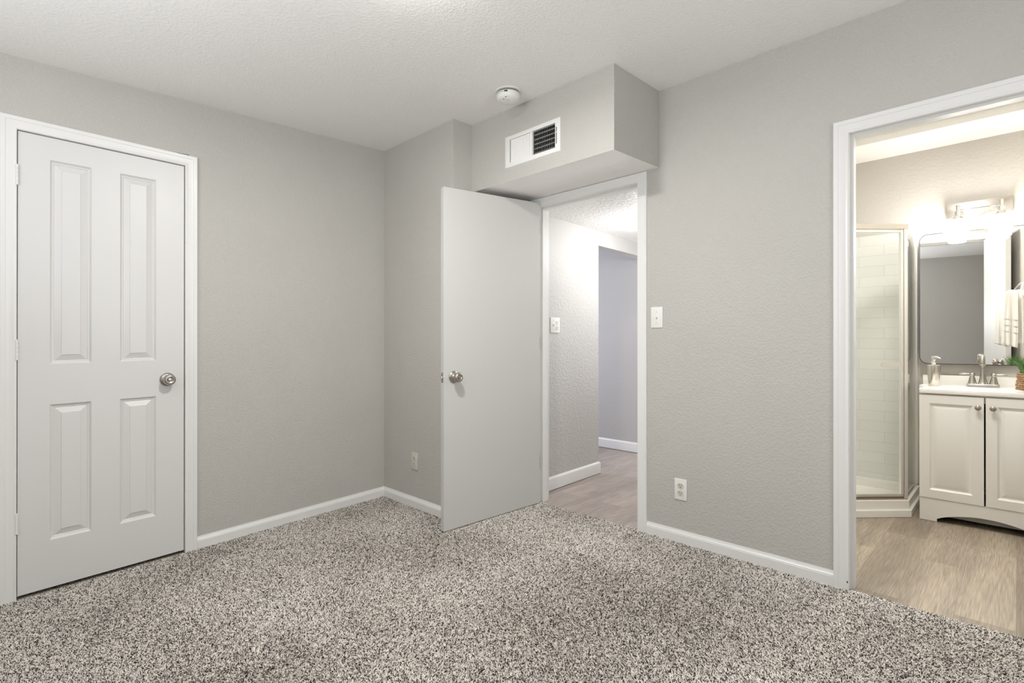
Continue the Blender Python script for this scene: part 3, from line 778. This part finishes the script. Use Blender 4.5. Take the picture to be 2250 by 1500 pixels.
# ------------------------------------------------------------------ hall and the room beyond (level floor)
HL = 0.815
bm = B(); box(bm, -2.2, 1.79, 0.606, 3.6, -0.12, -0.008)
struct('floor_hall', bm, LAM_HALL, 'grey oak laminate floor in the hall', 'floor')
HC = 1.992
bm = B(); box(bm, 0.70, 1.79, WB, 3.6, HC, HC + 0.1)
struct('ceiling_hall', bm, HALLCEIL, 'low heavily textured hall ceiling', 'ceiling')
def hskew(co):
    co.x += -0.040 * (max(co.y, WB) - WB) / 0.8
bm = B(); box(bm, HL - 0.105, HL, WB, 1.545, -0.12, HC + 0.02)
box(bm, HL - 0.105, HL, 1.545, 2.95, 1.874, HC + 0.02)
WHL = struct('wall_hall', bm, paint('hall_wall_paint', (0.55, 0.535, 0.515), 58, 0.34, 0.45, 0.005), 'bright textured hall wall with an opening into another room', 'wall', True, hskew)
bm = B(); box(bm, 1.78, 1.79, WB, 3.6, -0.12, HC + 0.02)
struct('wall_hall_side', bm, FARWALL, 'hall wall hidden by the bathroom side of the doorway')
bm = B(); box(bm, 0.5, 1.79, 3.5, 3.6, -0.12, HC + 0.02)
struct('wall_hall_end', bm, FARWALL, 'end wall of the hall')
bm = B(); box(bm, -2.2, 0.588, 2.47, 2.57, -0.12, 2.5); box(bm, 0.47, 0.588, 2.57, 3.55, -0.12, 2.5)
struct('wall_far', bm, FARWALL, 'grey wall of the room beyond the hall')
bm = B(); box(bm, -2.3, -2.2, WB, 2.57, -0.12, 2.5); box(bm, -2.3, 0.71, 0.61, WB, -0.12, 2.5)
struct('wall_far_side', bm, FARWALL, 'side walls of the room beyond the hall')
bm = B(); box(bm, -2.3, 0.76, 0.61, 2.6, 2.44, 2.5)
struct('ceiling_far', bm, CEIL, 'ceiling of the room beyond the hall', 'ceiling')
HB = [(0.0, 0.0135), (0.072, 0.0135), (0.078, 0.012), (0.084, 0.008), (0.090, 0.004), (0.090, 0.0)]
def hx(y): return HL - 0.040 * (max(y, WB) - WB) / 0.8
bm = B(); baseboard(bm, [(hx(WB), WB + 0.018), (hx(1.545), 1.545), (hx(1.545) - 0.105, 1.545)], -1, HB, -0.004)
struct('baseboard_hall', bm, TRIM, 'white baseboard along the bright hall wall', 'baseboard')
bm = B(); baseboard(bm, [(-2.2, 2.47), (0.588, 2.47), (0.588, 3.5)], -1, HB, -0.004)
struct('baseboard_far', bm, TRIM, 'white baseboard in the room beyond the hall', 'baseboard')
z_ = FY * S2
t = thing('switch_and_outlet', 'square wall plate with a toggle and two sockets in the hall', 'light switch', (hx(0.942) + 0.0005, 0.942, 1.200 + z_), PI / 2 + 0.05)
obj('cover_plate', plate_bm(0.114, 0.114), PLASTIC, t); toggle(t, -0.023, 0, PLASTIC); receptacle(t, 0.0195, PLASTIC, 0.023); receptacle(t, -0.0195, PLASTIC, 0.023)
screw(t, -0.023, 0.030); screw(t, -0.023, -0.030); screw(t, 0.023, 0)
t = thing('hall_ceiling_lamp', 'small ceiling lamp in the hall hidden by the doorway', 'ceiling lamp', (HALL_LAMP[0], HALL_LAMP[1], HC + z_))
bm = B(); lathe(bm, [(0.075, 0), (0.075, 0.015), (0.06, 0.02)], dn_, 32); obj('canopy', bm, NICKEL, t)
bm = B(); lathe(bm, [(0.062, 0.016), (0.066, 0.03), (0.055, 0.045), (0.03, 0.053), (0, 0.055)], dn_, 32, cap0=False); obj('glass_globe', bm, DOME, t, smooth=60)

# ------------------------------------------------------------------ bathroom
YB = 2.49; XL = 1.85; XW = 3.50; ZC = 2.435
bm = B(); box(bm, 1.79, 3.62, 0.606, 2.6, -0.12, -0.006)
struct('floor_bathroom', bm, LAM_BATH, 'warm oak laminate floor in the bathroom', 'floor')
bm = B(); box(bm, 1.79, 3.62, WB, 2.6, ZC, ZC + 0.1)
struct('ceiling_bathroom', bm, HALLCEIL, 'bright textured bathroom ceiling', 'ceiling')
bm = B(); box(bm, 1.79, 3.62, 2.09, 2.5, 2.39, ZC + 0.02)
struct('ceiling_bathroom_drop', bm, paint('bathroom_ceiling_paint', (0.86, 0.845, 0.81), 45, 0.1, 0.6, 0.004, 0.02), 'smooth dropped strip of bathroom ceiling over the vanity', 'ceiling')
bm = B(); box(bm, 1.79, 3.62, YB, YB + 0.1, -0.12, ZC + 0.02)
struct('wall_bathroom_back', bm, BATHWALL, 'cream bathroom wall behind the vanity and mirror')
bm = B(); box(bm, 1.79, XL, WB, YB, -0.12, ZC + 0.02)
struct('wall_bathroom_left', bm, BATHWALL, 'bathroom wall at the shower side')
bm = B(); box(bm, XW, 3.62, WB, YB, -0.12, ZC + 0.02)
struct('wall_bathroom_right', bm, BATHWALL, 'bathroom wall holding the towel ring')
bm = B(); box(bm, XL, 2.70, YB - 0.012, YB, 0.07, 1.846, 0.002, 1)
struct('wall_tile_back', bm, TILE_X, 'white subway tile on the back wall of the shower')
bm = B(); box(bm, XL, XL + 0.012, 1.53, YB - 0.012, 0.07, 1.846, 0.002, 1)
struct('wall_tile_side', bm, TILE_Y, 'white subway tile on the side wall of the shower')

# bathroom door, folded back against the side wall; seen in the mirror
t = thing('door_3', 'white bathroom door folded back and seen only in the mirror', 'door', (0, 0, 0), kind='structure')
bm = B(); box(bm, BD1 - 0.035, BD1 - 0.002, WB + 0.025, WB + 0.70, 0.006, 1.975, 0.0015, 1); obj('leaf', bm, SLABW, t, True)
ko = thing('knob_set', None, None, (BD1 - 0.035, WB + 0.64, 0.92 + z_)); ko.parent = t
knob(ko, Matrix.Rotation(-PI / 2, 4, 'Y'))

# shower
t = thing('shower_stall', 'glass corner shower with a white pan beside the vanity', 'shower', (0, 0, z_))
cur = [(XL, YB), (2.787, YB), (2.787, 1.985), (2.335, 1.520), (XL, 1.520)]
def inset(poly, d):
    out = []; n = len(poly)
    for i in range(n):
        p0, p1, p2 = Vector(poly[i - 1]), Vector(poly[i]), Vector(poly[(i + 1) % n])
        a = (p1 - p0).normalized(); b = (p2 - p1).normalized()
        na = Vector((a.y, -a.x)); nb = Vector((b.y, -b.x)); m = (na + nb); m = m / max(0.3, m.dot(na)) 
        q = p1 + m * d
        out.append((min(max(q.x, XL), 9), min(q.y, YB)))
    return out
bm = B()
prism(bm, cur, -0.004, 0.036)
prism(bm, inset(cur, 0.006), 0.036, 0.040)
ri = inset(cur, 0.012); rr = inset(cur, 0.085)
def ring(bm, o, i, z0, z1):
    n = len(o)
    a = [bm.verts.new((x, y, z0)) for x, y in o]; b = [bm.verts.new((x, y, z1)) for x, y in o]; c = [bm.verts.new((x, y, z1)) for x, y in i]; d = [bm.verts.new((x, y, 0.045)) for x, y in i]
    for k in range(n):
        j = (k + 1) % n
        for p, q in ((a, b), (b, c), (c, d)): bm.faces.new((p[k], p[j], q[j], q[k]))
    bm.faces.new(d)
ring(bm, ri, rr, 0.040, 0.094)
pan = obj('pan', bm, PAN, t, smooth=None)
e0, e1 = Vector((2.752, 2.000)), Vector((2.334, 1.566))
de = (e1 - e0).normalized(); ne = Vector((-de.y, de.x))
if ne.x < 0: ne = -ne
ne = ne if ne.y < 0 else -ne
def DM(s, h, z): p = e0 + de * s + ne * h; return (p.x, p.y, z)
def dbox(bm, s0, s1, h0, h1, z0, z1):
    v = [bm.verts.new(DM(s, h, z)) for z in (z0, z1) for s, h in ((s0, h0), (s1, h0), (s1, h1), (s0, h1))]
    for q in ((3, 2, 1, 0), (4, 5, 6, 7), (0, 1, 5, 4), (1, 2, 6, 5), (2, 3, 7, 6), (3, 0, 4, 7)): bm.faces.new([v[i] for i in q])
LE = (e1 - e0).length
bm = B(); dbox(bm, -0.012, LE, -0.016, 0.016, 1.778, 1.808)
obj('header_rail', bm, STEEL, t, smooth=None)
bm = B(); dbox(bm, -0.008, LE, -0.014, 0.014, 0.094, 0.104); box(bm, 2.742, 2.762, 2.01, YB, 0.094, 0.104)
obj('threshold', bm, CHROME, t, smooth=None)
bm = B(); dbox(bm, -0.010, 0.012, -0.012, 0.012, 0.100, 1.785); obj('corner_post', bm, ALU, t, smooth=None)
bm = B(); box(bm, 2.7495, 2.7555, 2.016, YB - 0.02, 0.104, 1.778); obj('side_glass', bm, GLASS, t, smooth=None)
bm = B(); box(bm, 2.738, 2.766, YB - 0.028, YB, 0.100, 1.80, 0.002, 1); obj('wall_channel', bm, ALU, t, smooth=None)
bm = B(); dbox(bm, 0.020, LE - 0.03, -0.003, 0.003, 0.125, 1.772); gd = obj('door', bm, GLASS, t, smooth=None)
bm = B()
dbox(bm, 0.014, 0.030, -0.009, 0.009, 0.118, 1.776); dbox(bm, LE - 0.04, LE - 0.024, -0.009, 0.009, 0.118, 1.776)
dbox(bm, 0.014, LE - 0.024, -0.009, 0.009, 0.114, 0.130); dbox(bm, 0.014, LE - 0.024, -0.007, 0.007, 1.758, 1.772)
obj('door_frame', bm, ALU, gd, smooth=None)
bm = B(); dbox(bm, 0.048, 0.166, 0.022, 0.028, 0.922, 0.952)
for s in (0.062, 0.152): tube(bm, [DM(s, 0.002, 0.934), DM(s, 0.026, 0.934)], 0.006, 10)
obj('door_handle', bm, ALU, gd, smooth=None)
bm = B(); dbox(bm, 0.014, LE - 0.024, 0.004, 0.012, 0.102, 0.116); tag(obj('door_gap_shade', bm, simple('brown_gap_shade', (0.16, 0.12, 0.08), 0.7), gd, smooth=None), 'brown strip colouring in the shaded gap under the glass door')  # brown strip paints the shade in the gap below the door

# vanity cabinet
VL, VR, VF = 2.826, 3.428, 1.985
t = thing('vanity_cabinet', 'white bathroom vanity cabinet with two raised-panel doors', 'cabinet', (0, 0, z_))
bm = B()
box(bm, VL + 0.002, VL + 0.016, VF + 0.022, YB - 0.014, 0.09, 0.764); box(bm, VR - 0.016, VR - 0.002, VF + 0.022, YB - 0.014, 0.09, 0.764)
box(bm, VL + 0.016, VR - 0.016, VF + 0.022, YB - 0.014, 0.09, 0.104); box(bm, VL + 0.016, VR - 0.016, YB - 0.02, YB - 0.014, 0.104, 0.764)
box(bm, VL + 0.016, VR - 0.016, VF + 0.022, VF + 0.036, 0.72, 0.764)
for x in (VL + 0.002, VR - 0.016): box(bm, x, x + 0.014, VF + 0.022, YB - 0.014, -0.004, 0.1)
obj('carcass', bm, VANW, t, smooth=None)
bm = B(); box(bm, VL + 0.02, VR - 0.02, VF + 0.060, VF + 0.072, 0.020, 0.095)
obj('toe_board', bm, TOEBACK, t, smooth=None)
# arched apron
bm = B()
xc = (VL + VR) / 2; a0, a1 = VL + 0.082, VR - 0.082
poly = [(VL, -0.004), (a0, -0.004), (a0, 0.012)]
nA = 22
for k in range(nA + 1):
    u = k / nA; x = a0 + 0.004 + (a1 - a0 - 0.008) * u
    poly.append((x, 0.014 + 0.047 * math.sin(PI * u) ** 0.75))
poly += [(a1, 0.012), (a1, -0.004), (VR, -0.004), (VR, 0.1315), (VL, 0.1315)]
extrude_xz(bm, poly, VF + 0.004, VF + 0.021)
obj('apron', bm, VANW, t, smooth=None)
def vdoor(x0, x1):
    bm = B()
    Fv = lambda u, z, d: (u, VF - d, z)
    cell = [(x0 + 0.048, x1 - 0.048, 0.134 + 0.050, 0.756 - 0.050)]
    panel_face(bm, Fv, x0, x1, 0.134, 0.756, cell, [(0.004, -0.0045), (0.010, -0.0085), (0.016, -0.0092), (0.038, -0.0025)])
    e = [(x0, 0.134), (x1, 0.134), (x1, 0.756), (x0, 0.756)]
    a = [bm.verts.new((x, VF, z)) for x, z in e]; b = [bm.verts.new((x, VF + 0.02, z)) for x, z in e]
    for i in range(4): bm.faces.new((a[i], a[(i + 1) % 4], b[(i + 1) % 4], b[i]))
    bm.faces.new(b)
    bmesh.ops.remove_doubles(bm, verts=bm.verts, dist=0.0002)
    return obj('door', bm, VANW, t, smooth=20)
xm = 3.1225
dl = vdoor(VL, xm - 0.004); dr = vdoor(xm + 0.004, VR)
for par, x in ((dl, 3.094), (dr, 3.158)):
    bm = B(); lathe(bm, [(0.006, 0), (0.005, 0.006), (0.0055, 0.012), (0.011, 0.016), (0.0155, 0.020), (0.0155, 0.023), (0.012, 0.027), (0, 0.029)], Matrix.Translation((x, VF, 0.6975)) @ Matrix.Rotation(PI / 2, 4, 'X'), 24)
    obj('knob', bm, NICKEL, par, smooth=50)
# counter top with splash and basin
t = thing('bathroom_sink', 'white one-piece sink top on the vanity cabinet', 'sink', (0, 0, z_))
TX0, TX1, TY0, TZ0, TZ1 = 2.822, 3.435, 1.978, 0.766, 0.7925
bm = B()
bx, by, ra, rb = 3.125, 2.20, 0.20, 0.125
nb = 48
oc = []
for k in range(nb):
    a = 2 * PI * k / nb; oc.append((math.cos(a), math.sin(a)))
outer = []
for c, s in oc:
    kx = (TX1 - bx - 0.006) / abs(c) if c > 1e-6 else ((bx - TX0 - 0.006) / abs(c) if c < -1e-6 else 1e9)
    ky = (YB - 0.02 - by) / abs(s) if s > 1e-6 else ((by - TY0 - 0.006) / abs(s) if s < -1e-6 else 1e9)
    k_ = min(kx, ky); outer.append((bx + c * k_, by + s * k_))
O = [bm.verts.new((x, y, TZ1)) for x, y in outer]
R0 = O
for f, z in ((1.0, TZ1), (0.97, TZ1 - 0.012), (0.85, TZ1 - 0.07), (0.6, TZ1 - 0.105), (0.12, TZ1 - 0.118)):
    R1 = [bm.verts.new((bx + c * ra * f, by + s * rb * f, z)) for c, s in oc]
    for i in range(nb): bm.faces.new((R0[i], R0[(i + 1) % nb], R1[(i + 1) % nb], R1[i]))
    R0 = R1
bm.faces.new(R0)
for x0, x1, y0, y1 in ((TX0, TX1, TY0, TY0 + 0.0075), (TX0, TX0 + 0.0075, TY0, YB), (TX1 - 0.0075, TX1, TY0, YB)):
    box(bm, x0, x1, y0, y1, TZ0, TZ1 + 0.0003, 0.003, 2)
quad(bm, (TX0, TY0, TZ0 + 0.001), (TX1, TY0, TZ0 + 0.001), (TX1, TY0 + 0.05, TZ0 + 0.001), (TX0, TY0 + 0.05, TZ0 + 0.001))
obj('counter', bm, TOP, t, smooth=35)
bm = B(); box(bm, 2.792, TX1, YB - 0.021, YB, TZ1 - 0.01, 0.8545, 0.004, 3)
box(bm, 2.792, TX0 + 0.002, 2.30, YB - 0.003, TZ0 + 0.004, TZ1, 0.003, 2)
obj('backsplash', bm, TOP, t)
bm = B(); lathe(bm, [(0.021, 0), (0.021, 0.003), (0.014, 0.004), (0, 0.0045)], Matrix.Translation((bx, by, TZ1 - 0.118)), 24); obj('drain', bm, CHROME, t)
zt = TZ1 + z_
# faucet
t = thing('faucet', 'brushed nickel two-handle faucet on the white sink top', 'faucet', (3.100, 2.385, zt))
bm = B(); box(bm, -0.078, 0.078, -0.026, 0.026, 0.0, 0.0185, 0.006, 3); obj('base_plate', bm, NICKEL, t)
bm = B()
lathe(bm, [(0.026, 0.018), (0.022, 0.026), (0.0165, 0.055), (0.0135, 0.082), (0.0120, 0.120), (0.0120, 0.122), (0.0155, 0.124), (0.0165, 0.130), (0.0165, 0.137), (0.0135, 0.142)], None, 28)
obj('spout_column', bm, NICKEL, t, smooth=50)
bm = B()
pts = [(0, 0, 0.140)] + [(0, -0.036 + 0.036 * math.cos(a), 0.165 + 0.030 * math.sin(a)) for a in [PI * k / 12 for k in range(11)]] + [(0, -0.071, 0.150)]
tube(bm, pts, [0.0112] * (len(pts) - 1) + [0.0106], 18)
obj('spout', bm, NICKEL, t, smooth=50)
for s in (-1, 1):
    bm = B(); lathe(bm, [(0.0235, 0.018), (0.0205, 0.026), (0.0150, 0.052), (0.0120, 0.064), (0.0110, 0.067), (0.0145, 0.070), (0.0150, 0.078), (0.0135, 0.083), (0.006, 0.087), (0, 0.088)], Matrix.Translation((s * 0.051, 0, 0)), 28)
    hb = obj('handle', bm, NICKEL, t, smooth=50)
    bm = B(); tube(bm, [(s * 0.060, 0, 0.078), (s * 0.078, -0.001, 0.0785), (s * 0.112, -0.003, 0.079), (s * 0.114, -0.003, 0.079)], [0.0045, 0.005, 0.0068, 0.0050], 14)
    obj('lever', bm, NICKEL, hb, smooth=50)
# soap dispenser
t = thing('soap_dispenser', 'brushed steel soap dispenser at the left of the sink top', 'soap dispenser', (2.8685, 2.28, zt))
bm = B(); lathe(bm, [(0.027, 0.0), (0.0285, 0.002), (0.0345, 0.132), (0.0340, 0.1345), (0.030, 0.136)], None, 40); obj('bottle', bm, STEEL, t, smooth=40)
bm = B()
lathe(bm, [(0.012, 0.135), (0.0125, 0.142), (0.0085, 0.147), (0.0065, 0.158), (0.0065, 0.160), (0.0100, 0.163), (0.0105, 0.185), (0.0095, 0.1885), (0, 0.189)], None, 24)
tube(bm, [(0, 0, 0.181), (0.016, -0.004, 0.182), (0.028, -0.007, 0.180), (0.034, -0.0085, 0.174)], [0.006, 0.0055, 0.005, 0.004], 12)
obj('pump', bm, CHROME, t, smooth=50)
# potted grass
t = thing('potted_grass', 'green artificial grass in a woven basket pot by the faucet', 'plant', (3.300, 2.215, zt))
bm = B(); lathe(bm, [(0.040, 0.002), (0.049, 0.012), (0.048, 0.040), (0.042, 0.060), (0.043, 0.100), (0.038, 0.100), (0.036, 0.085), (0, 0.085)], None, 36)
pot = obj('pot', bm, WOVEN, t)
bm = B()
for lv in range(8):
    z = 0.010 + lv * 0.0122
    Rr = 0.047 if lv < 3 else (0.0445 if lv == 3 else 0.042)
    for ph in (0, 1):
        n = 56; ringpts = []
        for k in range(n + 1):
            a = 2 * PI * k / n
            q = math.sin(a * 9 + ph * PI + (lv % 2) * PI / 2)
            ringpts.append(((Rr + 0.0035 * math.cos(a * 9 + ph * PI)) * math.cos(a), (Rr + 0.0035 * math.cos(a * 9 + ph * PI)) * math.sin(a), z + 0.0034 * q))
        tube(bm, ringpts, 0.0042, 6, False)
obj('woven_cords', bm, WOVEN, pot, smooth=50)
bm = B(); rg = random.Random(5)
for k in range(230):
    a = rg.uniform(0, 2 * PI); r0 = 0.030 * math.sqrt(rg.random()); out = rg.uniform(0.01, 0.085) * (0.5 + r0 / 0.03 * 0.5); hh = rg.uniform(0.095, 0.150)
    x0, y0 = r0 * math.cos(a), r0 * math.sin(a); a2 = a + rg.uniform(-0.5, 0.5)
    wd = rg.uniform(0.0012, 0.0022); pts = []
    for i in range(7):
        s = i / 6
        pts.append(Vector((x0 + math.cos(a2) * out * s ** 1.7, y0 + math.sin(a2) * out * s ** 1.7, 0.082 + hh * (s - 0.28 * s ** 2.6 * min(1.0, out / 0.05)))))
    sd = Vector((-math.sin(a2), math.cos(a2), 0))
    prev = None
    for i, p in enumerate(pts):
        ww = wd * (1 - (i / 6) ** 2 * 0.9)
        c = [bm.verts.new(p - sd * ww), bm.verts.new(p + Vector((math.cos(a2), math.sin(a2), 0)) * ww * 0.5), bm.verts.new(p + sd * ww)]
        if prev:
            bm.faces.new((prev[0], prev[1], c[1], c[0])); bm.faces.new((prev[1], prev[2], c[2], c[1])); bm.faces.new((prev[2], prev[0], c[0], c[2]))
        prev = c
obj('grass_blades', bm, GRASS, t, smooth=None)

# mirror: its left edge stands a little off the wall
th = math.radians(6.3)
t = thing('wall_mirror', 'rounded rectangular mirror over the sink', 'mirror', (3.43, 2.478, z_), th)
MW, MZ0, MZ1, MR = 0.650, 0.933, 1.793, 0.045
def rrect(x0, x1, z0, z1, r, n=8):
    out = []
    for cx, cz, a0 in ((x1 - r, z1 - r, 0), (x0 + r, z1 - r, PI / 2), (x0 + r, z0 + r, PI), (x1 - r, z0 + r, 1.5 * PI)):
        for k in range(n + 1):
            a = a0 + PI / 2 * k / n; out.append((cx + r * math.cos(a), cz + r * math.sin(a)))
    return out
bm = B(); extrude_xz(bm, rrect(-MW, 0, MZ0, MZ1, MR), -0.006, -0.001); obj('mirror_glass', bm, MIRROR, t, smooth=None)
bm = B()
pr = [rrect(-MW - o, o, MZ0 - o, MZ1 + o, MR + o) for o in (0.0, 0.004)]
rows = [[bm.verts.new((x, y, z)) for x, z in p] for p, y in ((pr[0], -0.006), (pr[0], -0.0085), (pr[1], -0.0085), (pr[1], 0.012), (pr[0], 0.012))]
for a, b in zip(rows, rows[1:]):
    for i in range(len(a)): bm.faces.new((a[i], a[(i + 1) % len(a)], b[(i + 1) % len(a)], b[i]))
bm.faces.new(rows[-1])
obj('frame', bm, simple('dark_steel_edge', (0.10, 0.10, 0.10), 0.3, 1.0), t, smooth=40)

# vanity lamp
t = thing('vanity_light', 'chrome two-light vanity fixture over the mirror', 'wall lamp', (3.080, 2.49, 1.938 + z_))
bm = B(); box(bm, -0.162, 0.158, -0.040, 0.0, -0.050, 0.050, 0.003, 2); obj('back_plate', bm, STEEL, t)
bm = B(); tube(bm, [(-0.105, -0.112, -0.012), (0.112, -0.112, -0.012)], 0.0035, 10); obj('cross_rod', bm, CHROME, t)
for x in (-0.098, 0.106):
    bm = B(); tube(bm, [(x, -0.038, 0.0), (x, -0.112, 0.0)], 0.008, 14)
    lathe(bm, [(0.011, 0.018), (0.011, -0.02), (0.019, -0.024), (0.019, -0.05)], Matrix.Translation((x, -0.118, 0)), 20)
    ar = obj('lamp_arm', bm, CHROME, t, smooth=40)
    bm = B(); lathe(bm, [(0.0535, -0.035), (0.0535, -0.165)], Matrix.Translation((x, -0.118, 0)), 40, False, False)
    obj('glass_sleeve', bm, CLEAR, t, smooth=60)
    bm = B(); lathe(bm, [(0.034, -0.0745), (0.044, -0.0765), (0.046, -0.080), (0.046, -0.205), (0.043, -0.207), (0, -0.207)], Matrix.Translation((x, -0.118, 0)), 40)
    tag(obj('lamp_shade', bm, SHADE, t, smooth=40), 'glowing frosted inner glass')
    bm = B(); lathe(bm, [(0.018, -0.050), (0.026, -0.062), (0.034, -0.070), (0.034, -0.079), (0, -0.0785)], Matrix.Translation((x, -0.118, 0)), 40)
    obj('uplight_shield', bm, CHROME, t, smooth=40)  # added disc, keeps the shade's glow off the wall above

# towel ring and towel
t = thing('towel_ring', 'chrome towel ring on the bathroom side wall', 'towel ring', (XW, 2.30, 1.39 + z_))
bm = B(); lathe(bm, [(0.026, 0), (0.026, 0.006), (0.012, 0.012), (0.009, 0.09), (0.009, 0.10)], Matrix.Rotation(-PI / 2, 4, 'Y'), 24); obj('wall_mount', bm, CHROME, t, smooth=40)
bm = B(); torus(bm, 0.078, 0.0045, Matrix.Translation((-0.150, 0, 0.0)) @ Matrix.Rotation(math.radians(68), 4, 'X')); obj('ring', bm, CHROME, t, smooth=60)
def towel():
    bm = B()
    nu, nv = 26, 30
    # cloth pulled through the ring: two gathered falls, the near one longer
    def fall(cx, cy, zt, zb, w0, w1, ph, amp, dx):
        rows = []
        for i in range(nv + 1):
            s = i / nv; z = zt + (zb - zt) * s
            wv = w0 + (w1 - w0) * min(1, s * 1.15) ** 0.8
            row = []
            for j in range(nu + 1):
                u = j / nu * 2 - 1
                fold = amp * (0.08 + 0.92 * s) * math.sin(u * 7.5 + ph + 0.6 * math.sin(3 * s)) 
                top = 0.018 * (1 - u * u) * max(0, 1 - s * 6)
                row.append(bm.verts.new((cx + dx * s + u * wv, cy + fold + 0.012 * math.cos(u * 3) , z + top - 0.012 * s * u)))
            rows.append(row)
        for a, b in zip(rows, rows[1:]):
            for j in range(nu): bm.faces.new((a[j], a[j + 1], b[j + 1], b[j]))
        return rows
    r1 = fall(3.232, 2.262, 1.392, 1.075, 0.027, 0.032, 0.4, 0.012, -0.006)
    r2 = fall(3.262, 2.300, 1.395, 1.095, 0.016, 0.022, 2.0, 0.010, -0.004)
    r3 = fall(3.292, 2.335, 1.392, 1.185, 0.016, 0.026, 1.2, 0.012, 0.004)
    return bm
bm = towel()
bmesh.ops.translate(bm, verts=bm.verts, vec=(0, 0, 0))
tw = obj('hand_towel', bm, TOWEL, None, smooth=60, origin=(3.25, 2.30, 1.07))
md = tw.modifiers.new('thick', 'SOLIDIFY'); md.thickness = 0.007; md.offset = 0
tag(tw, 'white hand towel hanging from the ring in front of the mirror', 'towel')
for zz in (1.158, 1.195, 1.232):
    bm = B()
    n = 26; s = (1.392 - zz) / (1.392 - 1.075)
    wv = 0.027 + 0.005 * min(1, s * 1.15) ** 0.8
    a = []; b = []
    for j in range(n + 1):
        u = j / n * 2 - 1
        fold = 0.012 * (0.08 + 0.92 * s) * math.sin(u * 7.5 + 0.4 + 0.6 * math.sin(3 * s))
        x = 3.232 - 0.006 * s + u * wv * 1.02; y = 2.262 + fold + 0.012 * math.cos(u * 3) - 0.0055
        a.append(bm.verts.new((x - 3.25, y - 2.30, zz - 0.003 - 1.07 - 0.012 * s * u))); b.append(bm.verts.new((x - 3.25, y - 2.30, zz + 0.003 - 1.07 - 0.012 * s * u)))
    for j in range(n): bm.faces.new((a[j], a[j + 1], b[j + 1], b[j]))
    o = obj('woven_band', bm, BAND, tw, smooth=60); md = o.modifiers.new('thick', 'SOLIDIFY'); md.thickness = 0.001
